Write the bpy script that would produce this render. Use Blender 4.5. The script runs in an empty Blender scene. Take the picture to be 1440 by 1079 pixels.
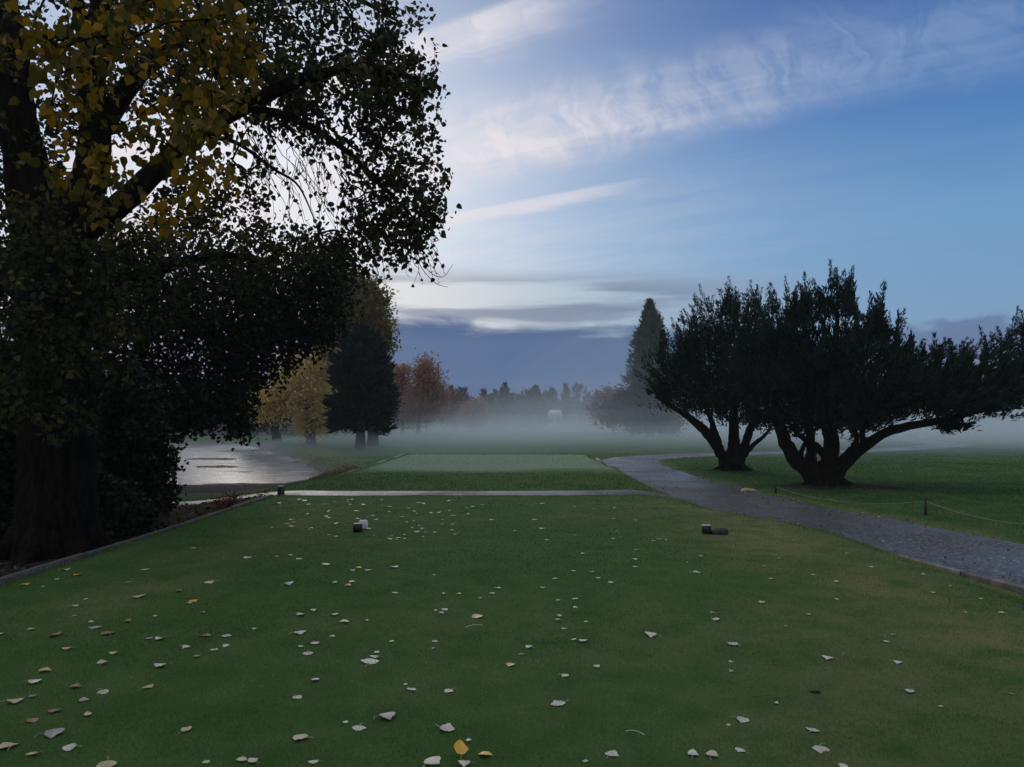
import bpy, math, random
import numpy as np

# ------------------------------------------------------------------ camera, world, sun, exposure
scene = bpy.context.scene
COL = scene.collection
CAM_Z = 1.6
PITCH = math.radians(2.68)
FPX = 1080.0                       # focal length in photo pixels (photo 1440 wide)
cam_data = bpy.data.cameras.new('camera')
cam_data.sensor_width = 36.0
cam_data.lens = 36.0 * FPX / 1440.0
cam_data.clip_start = 0.05
cam_data.clip_end = 5000.0
cam = bpy.data.objects.new('camera', cam_data)
COL.objects.link(cam)
cam.location = (0, 0, CAM_Z)
cam.rotation_euler = (math.radians(90) + PITCH, 0, 0)
scene.camera = cam

scene.view_settings.view_transform = 'Standard'
scene.view_settings.look = 'None'
scene.view_settings.exposure = 0.0
scene.view_settings.gamma = 1.0
scene.view_settings.use_curve_mapping = False
scene.cycles.use_denoising = True
scene.cycles.volume_bounces = 2
scene.cycles.max_bounces = 6
scene.cycles.diffuse_bounces = 3
scene.cycles.transparent_max_bounces = 12

SUN_AZ = math.radians(-15.0)       # left of the view direction, behind the big tree
SUN_EL = math.radians(14.0)


def lin(r, g, b):
    def f(c):
        c = c / 255.0
        return c / 12.92 if c <= 0.04045 else ((c + 0.055) / 1.055) ** 2.4
    return (f(r), f(g), f(b), 1.0)


class NT:
    """small helper to write node trees"""
    def __init__(self, tree):
        self.t = tree
        tree.nodes.clear()

    def n(self, typ, **kw):
        nd = self.t.nodes.new(typ)
        for k, v in kw.items():
            setattr(nd, k, v)
        return nd

    def link(self, a, b):
        self.t.links.new(a, b)

    def inp(self, sock, v):
        if hasattr(v, 'is_linked'):
            self.t.links.new(v, sock)
        elif v is not None:
            try:
                sock.default_value = v
            except TypeError:
                sock.default_value = tuple(v)[:3]

    def m(self, op, a, b=None, c=None, clamp=False):
        nd = self.n('ShaderNodeMath', operation=op, use_clamp=clamp)
        self.inp(nd.inputs[0], a)
        if b is not None:
            self.inp(nd.inputs[1], b)
        if c is not None:
            self.inp(nd.inputs[2], c)
        return nd.outputs[0]

    def ss(self, v, a, b):                 # smoothstep a..b (a may exceed b)
        if a > b:
            return self.m('SUBTRACT', 1.0, self.ss(v, b, a))
        nd = self.n('ShaderNodeMapRange', interpolation_type='SMOOTHSTEP')
        self.inp(nd.inputs[0], v)
        nd.inputs[1].default_value = a
        nd.inputs[2].default_value = b
        return nd.outputs[0]

    def mix(self, f, a, b, mode='MIX'):
        nd = self.n('ShaderNodeMix', data_type='RGBA', blend_type=mode)
        self.inp(nd.inputs[0], f)
        self.inp(nd.inputs[6], a)
        self.inp(nd.inputs[7], b)
        return nd.outputs[2]

    def xyz(self, x, y, z):
        nd = self.n('ShaderNodeCombineXYZ')
        for i, v in enumerate((x, y, z)):
            self.inp(nd.inputs[i], v)
        return nd.outputs[0]

    def noise(self, vec, scale, detail=3.0, rough=0.55, dist=0.0):
        nd = self.n('ShaderNodeTexNoise')
        if vec is not None:
            self.link(vec, nd.inputs['Vector'])
        nd.inputs['Scale'].default_value = scale
        nd.inputs['Detail'].default_value = detail
        nd.inputs['Roughness'].default_value = rough
        nd.inputs['Distortion'].default_value = dist
        return nd.outputs[0]

    def ramp(self, f, stops):
        nd = self.n('ShaderNodeValToRGB')
        self.inp(nd.inputs[0], f)
        e = nd.color_ramp.elements
        while len(e) < len(stops):
            e.new(0.5)
        for i, (p, c) in enumerate(stops):
            e[i].position = p
            e[i].color = c
        return nd.outputs[0]


world = bpy.data.worlds.new('World')
scene.world = world
world.use_nodes = True


def build_world():
    w = NT(world.node_tree)
    out = w.n('ShaderNodeOutputWorld')
    bg = w.n('ShaderNodeBackground')
    w.link(bg.outputs[0], out.inputs[0])
    tc = w.n('ShaderNodeTexCoord')
    sep = w.n('ShaderNodeSeparateXYZ')
    w.link(tc.outputs['Generated'], sep.inputs[0])
    x, y, z = sep.outputs
    hyp = w.m('MAXIMUM', w.m('SQRT', w.m('ADD', w.m('MULTIPLY', x, x), w.m('MULTIPLY', y, y))), 0.001)
    e = w.m('MAXIMUM', w.m('DIVIDE', z, hyp), 0.0)          # tangent of elevation
    az = w.m('ARCTAN2', x, y)                                # 0 ahead, + right
    # clear sky: Nishita dusk sky balanced with a measured gradient
    sky = w.n('ShaderNodeTexSky', sky_type='NISHITA')
    sky.sun_disc = False
    sky.sun_elevation = SUN_EL
    sky.sun_rotation = SUN_AZ
    sky.ozone_density = 3.0
    sky_c = w.mix(1.0, sky.outputs[0], (0.07, 0.07, 0.075, 1), 'MULTIPLY')
    grad = w.ramp(w.m('MULTIPLY', e, 0.8, clamp=True), [
        (0.0, lin(128, 150, 180)), (0.10, lin(118, 158, 196)), (0.19, lin(108, 156, 200)),
        (0.30, lin(66, 120, 184)), (0.42, lin(50, 94, 164)), (0.7, lin(66, 96, 150)), (1.0, lin(150, 160, 172))])
    # darker to the right, brighter to the left
    shade = w.ss(az, 0.75, -0.5)
    grad = w.mix(w.m('MULTIPLY', shade, 0.42), grad, lin(165, 198, 226))
    grad = w.mix(0.08, grad, sky_c)
    # glow round the hidden sun
    da = w.m('MULTIPLY', w.m('SUBTRACT', az, -0.30), 0.95)
    de = w.m('SUBTRACT', e, 0.27)
    d2 = w.m('ADD', w.m('MULTIPLY', da, da), w.m('MULTIPLY', de, de))
    glow = w.m('EXPONENT', w.m('MULTIPLY', d2, -9.5))
    col = w.mix(w.m('MULTIPLY', glow, 0.9), grad, (0.92, 0.93, 0.98, 1))
    glow_w = w.m('EXPONENT', w.m('MULTIPLY', d2, -3.2))
    # high cirrus in a flat layer: parallel bands in the layer's own plan
    zc = w.m('MAXIMUM', z, 0.03)
    u = w.m('DIVIDE', x, zc)
    v = w.m('DIVIDE', y, zc)
    s0 = w.m('ADD', v, w.m('MULTIPLY', u, 0.66))
    tt = w.m('SUBTRACT', u, w.m('MULTIPLY', v, 0.66))
    p_low = w.xyz(u, v, 0.0)
    wob = w.noise(p_low, 1.6, 4, 0.6)
    s = w.m('ADD', s0, w.m('MULTIPLY', w.m('SUBTRACT', wob, 0.5), 0.55))
    fw = w.m('MULTIPLY', w.noise(w.xyz(w.m('MULTIPLY', az, 9.0), w.m('MULTIPLY', e, 12.0), 4.0), 1.0, 3, 0.5), 2.6)
    fib = w.noise(w.xyz(w.m('ADD', w.m('ADD', w.m('MULTIPLY', az, 24.0), w.m('MULTIPLY', e, 7.0)), fw), w.m('MULTIPLY', e, 11.0), 0.0), 1.0, 5, 0.60, 0.9)
    puff = w.noise(w.xyz(w.m('ADD', w.m('MULTIPLY', tt, 0.8), w.m('MULTIPLY', fw, 0.35)), w.m('MULTIPLY', s0, 2.8), 3.0), 1.2, 6, 0.62, 0.5)
    fib_c = w.ss(fib, 0.36, 0.64)
    puff_c = w.ss(puff, 0.34, 0.64)
    band = w.m('MULTIPLY', w.ss(s, 2.15, 2.70), w.ss(s, 3.30, 2.82))
    band_a = w.m('MULTIPLY', band, w.m('ADD', 0.24, w.m('ADD', w.m('MULTIPLY', fib_c, 0.44), w.m('MULTIPLY', puff_c, 0.44))))
    streak = w.m('MULTIPLY', w.m('MULTIPLY', w.ss(s0, 3.46, 3.53), w.ss(s, 3.85, 3.56)), w.ss(u, 0.70, 0.25))
    streak_a = w.m('MULTIPLY', streak, w.m('ADD', 0.55, w.m('MULTIPLY', puff_c, 0.45)))
    top = w.m('MULTIPLY', w.m('MULTIPLY', w.ss(s0, 1.76, 1.81), w.ss(s, 2.15, 1.84)), w.ss(u, 0.35, -0.1))
    top_a = w.m('MULTIPLY', top, w.m('ADD', 0.3, w.m('MULTIPLY', puff_c, 0.7)))
    veil_a = w.m('MULTIPLY', w.m('MULTIPLY', w.ss(s, 2.7, 4.2), w.ss(s, 7.5, 4.8)), w.m('MULTIPLY', puff_c, 0.22))
    cir = w.m('MAXIMUM', w.m('MAXIMUM', band_a, streak_a), w.m('MAXIMUM', top_a, veil_a))
    up = w.ss(e, 0.06, 0.16)
    lft = w.ss(az, 0.62, -0.15)
    cir = w.m('MULTIPLY', w.m('MULTIPLY', cir, up), w.m('ADD', 0.6, w.m('MULTIPLY', lft, 0.6)), clamp=True)
    cir_col = w.mix(w.ss(az, 0.55, -0.12), lin(134, 159, 198), lin(236, 230, 234))
    col = w.mix(cir, col, cir_col)
    # broken cloud behind the tree on the left and around the rest of the horizon
    # stratus bars low down
    bars = w.noise(w.xyz(w.m('MULTIPLY', az, 2.6), w.m('MULTIPLY', e, 34.0), 0.0), 1.0, 4, 0.55, 0.3)
    b_zone = w.m('MULTIPLY', w.ss(e, 0.095, 0.12), w.ss(w.m('ADD', e, w.m('MULTIPLY', az, 0.03)), 0.205, 0.165))
    b_fade = w.ss(az, 0.46, 0.12)
    b_zone = w.m('MULTIPLY', b_zone, b_fade)
    col = w.mix(w.m('MULTIPLY', b_zone, 0.75), col, w.mix(w.ss(az, 0.2, -0.2), lin(172, 192, 208), lin(232, 230, 226)))
    b_dark = w.m('MULTIPLY', b_zone, w.ss(bars, 0.38, 0.56))
    col = w.mix(w.m('MULTIPLY', b_dark, 0.85), col, w.mix(glow, lin(108, 124, 156), lin(160, 162, 176)))
    # long slate blue bank over the far trees
    edge_n = w.noise(w.xyz(w.m('MULTIPLY', az, 8.0), w.m('MULTIPLY', e, 36.0), 5.0), 1.0, 6, 0.6, 0.5)
    eb = w.m('ADD', e, w.m('MULTIPLY', w.m('SUBTRACT', edge_n, 0.5), 0.06))
    eb = w.m('ADD', eb, w.m('MULTIPLY', w.m('MAXIMUM', w.m('SUBTRACT', az, 0.02), 0.0), 0.05))
    bank = w.ss(eb, 0.132, 0.112)
    bank_col = w.mix(w.ss(e, 0.03, 0.12), lin(52, 88, 138), lin(64, 95, 138))
    bank_col = w.mix(w.m('MULTIPLY', w.noise(w.xyz(w.m('MULTIPLY', az, 4.0), w.m('MULTIPLY', e, 46.0), 2.0), 1.0, 5), 0.6), bank_col, lin(90, 106, 150))
    bank_col = w.mix(w.ss(az, -0.1, -0.5), bank_col, lin(150, 158, 178))
    col = w.mix(w.m('MULTIPLY', bank, 0.93), col, bank_col)
    # heaped cloud tops low on the right
    cum = w.noise(w.xyz(w.m('MULTIPLY', az, 16.0), w.m('MULTIPLY', e, 22.0), 9.0), 1.0, 5, 0.55)
    ec = w.m('SUBTRACT', e, w.m('MULTIPLY', w.m('SUBTRACT', cum, 0.5), 0.10))
    cm = w.m('MULTIPLY', w.ss(ec, 0.112, 0.098), w.ss(az, 0.40, 0.50))
    col = w.mix(w.m('MULTIPLY', cm, 0.85), col, lin(92, 114, 158))
    # unseen sky overhead and behind the viewer, brightened to lift grass and trees
    over = w.m('MULTIPLY', w.ss(e, 0.72, 1.4), 0.92)
    col = w.mix(over, col, (1.08, 1.04, 0.95, 1))
    back = w.m('MULTIPLY', w.ss(w.m('ABSOLUTE', az), 1.5, 2.3), 0.7)
    col = w.mix(back, col, (0.52, 0.49, 0.47, 1))
    w.link(col, bg.inputs[0])
    bg.inputs[1].default_value = 1.0


build_world()

sun_data = bpy.data.lights.new('sun', 'SUN')
sun_data.energy = 0.35
sun_data.angle = math.radians(16)
sun_data.color = (1.0, 0.92, 0.84)
sun = bpy.data.objects.new('sun', sun_data)
COL.objects.link(sun)
sun.rotation_euler = (math.radians(90) - SUN_EL, 0, math.pi - SUN_AZ)   # light travels from the glow towards the camera

# ------------------------------------------------------------------ helpers
CP, SP = math.cos(PITCH), math.sin(PITCH)


def ray(px, py):
    X = (px - 720.0) / FPX
    Z = (539.5 - py) / FPX
    return np.array([X, CP - Z * SP, SP + Z * CP])


def P(px, py, Y):
    """point seen at photo pixel (px,py) at distance Y along the ground"""
    d = ray(px, py)
    return np.array([0, 0, CAM_Z]) + d * (Y / d[1])


def G(px, py, z=0.0):
    d = ray(px, py)
    return np.array([0, 0, CAM_Z]) + d * ((z - CAM_Z) / d[2])


def S(a, b, t):
    t = np.clip((np.asarray(t, float) - a) / (b - a), 0, 1)
    return t * t * (3 - 2 * t)


def smooth_noise(x, y, seed, scale):
    """cheap value noise on numpy arrays, about -1..1"""
    r = np.random.RandomState(seed)
    tab = r.rand(256, 256) * 2 - 1
    x = np.asarray(x, float) / scale + 1000.3
    y = np.asarray(y, float) / scale + 1000.7
    xi = np.floor(x).astype(int)
    yi = np.floor(y).astype(int)
    fx = x - xi
    fy = y - yi
    fx = fx * fx * (3 - 2 * fx)
    fy = fy * fy * (3 - 2 * fy)
    g = lambda a, b: tab[a % 256, b % 256]
    return (g(xi, yi) * (1 - fx) + g(xi + 1, yi) * fx) * (1 - fy) + (g(xi, yi + 1) * (1 - fx) + g(xi + 1, yi + 1) * fx) * fy


def tag(o, label=None, cat=None, group=None, kind=None):
    if label:
        o['label'] = label
    if cat:
        o['category'] = cat
    if group:
        o['group'] = group
    if kind:
        o['kind'] = kind
    return o


def empty(name, loc, rz=0.0):
    o = bpy.data.objects.new(name, None)
    COL.objects.link(o)
    o.location = tuple(float(v) for v in loc)
    o.rotation_euler = (0, 0, rz)
    o.empty_display_size = 0.2
    return o


def mesh_obj(name, verts, faces, mat, parent=None, smooth=False, attrs=None):
    """verts (N,3); faces: (M,k) array or list of arrays of differing k"""
    me = bpy.data.meshes.new(name)
    verts = np.asarray(verts, np.float32)
    groups = faces if isinstance(faces, list) else [faces]
    groups = [np.asarray(g, np.int32) for g in groups if len(g)]
    nl = sum(g.size for g in groups)
    npoly = sum(len(g) for g in groups)
    me.vertices.add(len(verts))
    me.vertices.foreach_set('co', verts.ravel())
    me.loops.add(nl)
    me.polygons.add(npoly)
    me.loops.foreach_set('vertex_index', np.concatenate([g.ravel() for g in groups]))
    tot = np.concatenate([np.full(len(g), g.shape[1], np.int32) for g in groups])
    start = np.concatenate([[0], np.cumsum(tot)[:-1]]).astype(np.int32)
    me.polygons.foreach_set('loop_start', start)
    try:
        me.polygons.foreach_set('loop_total', tot)
    except Exception:
        pass
    if smooth:
        me.polygons.foreach_set('use_smooth', np.ones(npoly, bool))
    if attrs:
        for k, a in attrs.items():
            at = me.attributes.new(k, 'FLOAT', 'POINT')
            at.data.foreach_set('value', np.asarray(a, np.float32))
    me.update(calc_edges=True)
    me.validate()
    if mat is not None:
        me.materials.append(mat)
    o = bpy.data.objects.new(name, me)
    COL.objects.link(o)
    if parent is not None:
        o.parent = parent
        o.location = (0, 0, 0)
        me.transform(__import__('mathutils').Matrix.Translation([-c for c in parent.location]))
    return o


class Geo:
    """collects boxes / tubes / lathes into one mesh"""
    def __init__(self):
        self.v = []
        self.q = []
        self.t = []
        self.k = 0

    def add(self, v, q=None, t=None):
        v = np.asarray(v, float)
        if q is not None and len(q):
            self.q.append(np.asarray(q) + self.k)
        if t is not None and len(t):
            self.t.append(np.asarray(t) + self.k)
        self.v.append(v)
        self.k += len(v)

    def box(self, c, s, rz=0.0, bev=0.0, tilt=0.0):
        c = np.asarray(c, float)
        hx, hy, hz = [k / 2 for k in s]
        b = min(bev, hx * .9, hy * .9, hz * .9)
        if b <= 0:
            v = np.array([[sx * hx, sy * hy, sz * hz] for sz in (-1, 1) for sx, sy in ((-1, -1), (1, -1), (1, 1), (-1, 1))])
            q = [[3, 2, 1, 0], [4, 5, 6, 7], [0, 1, 5, 4], [1, 2, 6, 5], [2, 3, 7, 6], [3, 0, 4, 7]]
        else:                         # chamfered prism stack
            rings = []
            for zz, ins in ((-hz, b), (-hz + b, 0), (hz - b, 0), (hz, b)):
                ax, ay = hx - ins, hy - ins
                bb = b * .6
                rings.append([[-ax + bb, -ay, zz], [ax - bb, -ay, zz], [ax, -ay + bb, zz], [ax, ay - bb, zz],
                              [ax - bb, ay, zz], [-ax + bb, ay, zz], [-ax, ay - bb, zz], [-ax, -ay + bb, zz]])
            v = np.array(rings).reshape(-1, 3)
            q = [[r * 8 + i, r * 8 + (i + 1) % 8, (r + 1) * 8 + (i + 1) % 8, (r + 1) * 8 + i] for r in range(3) for i in range(8)]
            for o, rev in ((0, True), (24, False)):
                f = [[o, o + 1, o + 2, o + 3], [o, o + 3, o + 4, o + 7], [o + 4, o + 5, o + 6, o + 7]]
                q += [list(reversed(a)) for a in f] if rev else f
        if tilt:
            ct, st = math.cos(tilt), math.sin(tilt)
            v = np.stack([v[:, 0] * ct + v[:, 2] * st, v[:, 1], -v[:, 0] * st + v[:, 2] * ct], 1)
        cr, sr = math.cos(rz), math.sin(rz)
        v = np.stack([v[:, 0] * cr - v[:, 1] * sr, v[:, 0] * sr + v[:, 1] * cr, v[:, 2]], 1) + c
        self.add(v, q)

    def tube(self, pts, radii, sides=8, cap=True, rough=0.0, seed=0):
        pts = np.asarray(pts, float)
        n = len(pts)
        radii = np.broadcast_to(np.asarray(radii, float), (n,))
        d = np.gradient(pts, axis=0)
        d /= np.maximum(np.linalg.norm(d, axis=1, keepdims=True), 1e-9)
        up = np.array([0.3, 0.9, 0.1]) if abs(d[0][2]) > 0.7 else np.array([0, 0, 1.0])
        a = np.cross(d, up)
        a /= np.maximum(np.linalg.norm(a, axis=1, keepdims=True), 1e-9)
        b = np.cross(d, a)
        th = np.linspace(0, 2 * math.pi, sides, endpoint=False)
        rr = np.ones((n, sides))
        if rough:
            rs = np.random.RandomState(seed)
            ridge = rs.randn(sides) * 0.6
            for i in range(n):
                ridge = ridge * 0.86 + rs.randn(sides) * 0.4
                rr[i] = 1 + rough * ridge
        v = pts[:, None, :] + (a[:, None, :] * np.cos(th)[None, :, None] + b[:, None, :] * np.sin(th)[None, :, None]) * (radii[:, None] * rr)[:, :, None]
        i = np.arange(n - 1)[:, None] * sides
        j = np.arange(sides)[None, :]
        j2 = (j + 1) % sides
        q = np.stack([i + j, i + j2, i + sides + j2, i + sides + j], -1).reshape(-1, 4)
        v = v.reshape(-1, 3)
        t = []
        if cap:
            v = np.concatenate([v, pts[:1], pts[-1:]])
            k = n * sides
            t = [[(m + 1) % sides, m, k] for m in range(sides)] + [[k - sides + m, k - sides + (m + 1) % sides, k + 1] for m in range(sides)]
        self.add(v, q, t)

    def build(self, name, mat, parent=None, smooth=False):
        v = np.concatenate(self.v)
        f = []
        if self.q:
            f.append(np.concatenate(self.q))
        if self.t:
            f.append(np.concatenate(self.t))
        return mesh_obj(name, v, f, mat, parent, smooth)


def spline(pts, n):
    """Catmull-Rom through rows of pts (any columns)"""
    pts = np.asarray(pts, float)
    p = np.concatenate([[2 * pts[0] - pts[1]], pts, [2 * pts[-1] - pts[-2]]])
    out = []
    m = len(pts) - 1
    for t in np.linspace(0, m, n):
        i = min(int(t), m - 1)
        f = t - i
        a, b, c, d = p[i], p[i + 1], p[i + 2], p[i + 3]
        out.append(0.5 * ((2 * b) + (c - a) * f + (2 * a - 5 * b + 4 * c - d) * f * f + (3 * b - a - 3 * c + d) * f ** 3))
    return np.array(out)


# ------------------------------------------------------------------ materials
def principled(name, rough=0.6, spec=0.3):
    m = bpy.data.materials.new(name)
    m.use_nodes = True
    w = NT(m.node_tree)
    out = w.n('ShaderNodeOutputMaterial')
    b = w.n('ShaderNodeBsdfPrincipled')
    b.inputs['Roughness'].default_value = rough
    b.inputs['Specular IOR Level'].default_value = spec
    w.link(b.outputs[0], out.inputs[0])
    return m, w, b, out


def noise_mat(name, c1, c2, scale=4.0, rough=0.7, spec=0.3, bump=0.0, bscale=20.0, lo=0.35, hi=0.65, stretch=None):
    m, w, b, out = principled(name, rough, spec)
    tc = w.n('ShaderNodeTexCoord')
    vec = tc.outputs['Object']
    if stretch:
        mp = w.n('ShaderNodeMapping')
        w.link(vec, mp.inputs[0])
        mp.inputs['Scale'].default_value = stretch
        vec = mp.outputs[0]
    f = w.ss(w.noise(vec, scale, 5, 0.6), lo, hi)
    w.link(w.mix(f, c1 + (1,), c2 + (1,)), b.inputs['Base Color'])
    if bump:
        bp = w.n('ShaderNodeBump')
        bp.inputs['Strength'].default_value = bump
        bp.inputs['Distance'].default_value = 0.02
        w.link(w.noise(vec, bscale, 6, 0.65), bp.inputs['Height'])
        w.link(bp.outputs[0], b.inputs['Normal'])
    return m


def leaf_mat(name, cols, trans=0.35, rough=0.65, spec=0.10, hue_attr='tint'):
    """cols: list of (pos, colour) picked by each leaf's own tint"""
    m = bpy.data.materials.new(name)
    m.use_nodes = True
    w = NT(m.node_tree)
    out = w.n('ShaderNodeOutputMaterial')
    at = w.n('ShaderNodeAttribute', attribute_name=hue_attr)
    col = w.ramp(at.outputs['Fac'], [(p, c + (1,)) for p, c in cols])
    d = w.n('ShaderNodeBsdfPrincipled')
    d.inputs['Roughness'].default_value = rough
    d.inputs['Specular IOR Level'].default_value = spec
    w.link(col, d.inputs['Base Color'])
    tr = w.n('ShaderNodeBsdfTranslucent')
    w.link(col, tr.inputs[0])
    mx = w.n('ShaderNodeMixShader')
    mx.inputs[0].default_value = trans
    w.link(d.outputs[0], mx.inputs[1])
    w.link(tr.outputs[0], mx.inputs[2])
    w.link(mx.outputs[0], out.inputs[0])
    return m


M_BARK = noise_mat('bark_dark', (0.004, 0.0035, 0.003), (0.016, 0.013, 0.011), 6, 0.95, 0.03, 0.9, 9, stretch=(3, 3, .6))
M_BARK_FAR = noise_mat('bark_plain', (0.035, 0.030, 0.027), (0.07, 0.06, 0.05), 2, 0.9, 0.1)
M_BARK_RED = noise_mat('bark_cypress', (0.006, 0.005, 0.0045), (0.022, 0.017, 0.015), 7, 0.95, 0.03, 0.8, 10, stretch=(4, 4, .5))
M_LEAF_COTTON = leaf_mat('cottonwood_leaves', [(0.0, (0.016, 0.022, 0.010)), (0.45, (0.036, 0.044, 0.017)), (0.75, (0.075, 0.070, 0.020)), (0.92, (0.13, 0.095, 0.016)), (1.0, (0.22, 0.13, 0.012))], 0.22)
M_LEAF_YELLOW = leaf_mat('autumn_leaves', [(0.0, (0.035, 0.040, 0.012)), (0.40, (0.10, 0.080, 0.014)), (0.75, (0.24, 0.15, 0.012)), (1.0, (0.34, 0.17, 0.012))], 0.30)
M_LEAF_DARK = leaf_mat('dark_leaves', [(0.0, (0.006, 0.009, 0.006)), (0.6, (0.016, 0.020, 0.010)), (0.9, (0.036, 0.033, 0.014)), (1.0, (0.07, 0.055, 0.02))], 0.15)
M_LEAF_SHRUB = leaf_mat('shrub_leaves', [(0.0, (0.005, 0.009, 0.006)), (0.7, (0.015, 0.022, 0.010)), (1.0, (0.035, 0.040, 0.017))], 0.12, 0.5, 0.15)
M_CYPRESS = leaf_mat('cypress_sprays', [(0.0, (0.005, 0.013, 0.011)), (0.6, (0.014, 0.030, 0.023)), (1.0, (0.036, 0.058, 0.040))], 0.10)
M_CONIFER = leaf_mat('conifer_sprays', [(0.0, (0.005, 0.010, 0.011)), (0.6, (0.010, 0.019, 0.018)), (1.0, (0.022, 0.034, 0.026))], 0.08)
M_OLIVE = leaf_mat('olive_leaves', [(0.0, (0.05, 0.05, 0.02)), (0.5, (0.15, 0.12, 0.032)), (1.0, (0.30, 0.22, 0.036))], 0.35)
M_GOLD = leaf_mat('golden_leaves', [(0.0, (0.34, 0.28, 0.14)), (0.5, (0.62, 0.50, 0.22)), (1.0, (0.82, 0.66, 0.24))], 0.6)
M_RUST = leaf_mat('rusty_leaves', [(0.0, (0.24, 0.12, 0.085)), (0.5, (0.34, 0.175, 0.11)), (1.0, (0.44, 0.25, 0.15))], 0.45)
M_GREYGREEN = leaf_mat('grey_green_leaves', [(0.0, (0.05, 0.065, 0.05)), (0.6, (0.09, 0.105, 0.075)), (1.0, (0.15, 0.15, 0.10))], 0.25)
M_WINE = leaf_mat('dark_red_leaves', [(0.0, (0.10, 0.05, 0.04)), (1.0, (0.22, 0.10, 0.07))], 0.3)

# ------------------------------------------------------------------ terrain
Z_LOW = -0.35
WATER_Z = -0.92
POND = np.array([(-7.6, 27.2), (-8.0, 29.5), (-8.3, 32), (-9.2, 36), (-11.2, 42), (-13.5, 48), (-17.5, 57), (-21.5, 66), (-30, 78), (-48, 82),
                 (-64, 70), (-66, 50), (-52, 34), (-34, 27.5), (-20, 26.3), (-12, 26.0)])
PATH_MAIN = np.array([(9.6, -4), (8.3, 2), (7.35, 7), (6.75, 11), (6.25, 14.2), (5.55, 17.6), (5.1, 21), (4.95, 26), (5.0, 31), (5.35, 35.5),
                      (6.7, 39.2), (9.5, 42), (13.5, 44), (19, 46.5), (27, 52), (34, 60), (38, 72)])
PATH_W = 2.75
PATH_CROSS = np.array([(5.6, 19.6), (4.2, 18.4), (2.8, 17.6), (1.0, 17.3), (-2.5, 17.25), (-5.5, 17.4), (-9, 17.9), (-14, 18.8), (-24, 20.5)])
CROSS_W = 0.95


def dist_poly(x, y, pts, closed=False):
    x = np.asarray(x, float)
    y = np.asarray(y, float)
    best = np.full(x.shape, 1e9)
    n = len(pts)
    for i in range(n if closed else n - 1):
        ax, ay = pts[i][:2]
        bx, by = pts[(i + 1) % n][:2]
        dx, dy = bx - ax, by - ay
        t = np.clip(((x - ax) * dx + (y - ay) * dy) / (dx * dx + dy * dy), 0, 1)
        best = np.minimum(best, np.hypot(x - ax - t * dx, y - ay - t * dy))
    return best


def inside(x, y, pts):
    x = np.asarray(x, float)
    y = np.asarray(y, float)
    r = np.zeros(x.shape, bool)
    n = len(pts)
    for i in range(n):
        ax, ay = pts[i]
        bx, by = pts[(i + 1) % n]
        c = ((ay > y) != (by > y)) & (x < (bx - ax) * (y - ay) / (by - ay + 1e-12) + ax)
        r ^= c
    return r


PATH_MAIN_S = spline(PATH_MAIN, 160)
PATH_CROSS_S = spline(PATH_CROSS, 60)
POND_S = spline(np.concatenate([POND, POND[:1]]), 120)[:-1]


def tee_right(y):
    return 4.25 - 1.5 * S(11.0, 16.0, y)


def terrain(x, y):
    x = np.asarray(x, float)
    y = np.asarray(y, float)
    base = Z_LOW + 0.05 * smooth_noise(x, y, 3, 7.0) + 0.10 * smooth_noise(x, y, 4, 31.0) * S(25, 60, np.hypot(x, y))
    base = base + 1.2 * S(150, 330, y) + 9.0 * S(240, 430, y)          # gentle rise under the far wood
    # the shared low strips beside paths are flat
    dp = np.minimum(dist_poly(x, y, PATH_MAIN_S[::4]) - PATH_W / 2, dist_poly(x, y, PATH_CROSS_S[::4]) - CROSS_W / 2)
    flat = 1 - S(0.05, 1.0, dp)
    # pond basin
    d = dist_poly(x, y, POND_S[::2], True) * np.where(inside(x, y, POND_S), -1, 1)
    dn = d + 0.5 * smooth_noise(x, y, 8, 1.7) + 0.3 * smooth_noise(x, y, 9, 0.6)
    near_bank = S(21.0, 26.8, y) * S(-4.0, -7.0, x)
    base = base - near_bank * 0.25 * (1 - S(32, 60, y))
    base = base * S(-0.2, 1.1, dn) + (-1.25) * (1 - S(-0.2, 1.1, dn))
    # planting bed left of the tee
    bed = S(-5.0, -5.3, x) * (1 - S(16.0, 17.0, y))
    base = base + bed * (0.05 * smooth_noise(x, y, 11, 0.5) + 0.04)
    # hummock under the big cypress
    base = base + 0.10 * np.exp(-((x - 9.1) ** 2 + (y - 22.2) ** 2) / 2.2) + 0.08 * np.exp(-((x - 8.3) ** 2 + (y - 28.6) ** 2) / 2.0)
    # tees
    ty = (1 - S(16.0, 16.7, y))
    xr = tee_right(y)
    m1 = S(-5.08, -4.98, x) * (1 - S(0.0, 1.0, (x - xr) / 1.45)) * ty
    xo, yo = x, y
    x = x + .22 * smooth_noise(xo, yo, 71, 1.8)
    y = y + .5 * smooth_noise(xo, yo, 72, 2.6)
    m2 = S(-5.35, -4.85, x) * (1 - S(3.25, 3.85, x)) * S(18.6, 21.6, y - .10 * np.abs(x + .6)) * (1 - S(35.2, 38.5, y))
    x, y = xo, yo
    z = base * (1 - flat) + (Z_LOW) * flat
    # the saddle between the two tees carries the crossing
    sad = S(-8.0, -4.8, x) * (1 - S(2.6, 4.6, x)) * S(14, 16, y) * (1 - S(21.5, 25, y))
    z = z * (1 - sad) + (-0.05) * sad
    z = z * (1 - m1) + (0.012 * smooth_noise(x, y, 21, 1.9)) * m1
    z = z * (1 - m2) + (0.0 + 0.015 * smooth_noise(x, y, 22, 3.0)) * m2
    return z


def axis(segs):
    out = [segs[0][0]]
    for a, b, st in segs:
        n = max(1, int(round((b - a) / st)))
        out += list(np.linspace(a, b, n + 1)[1:])
    return np.array(out)


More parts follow.
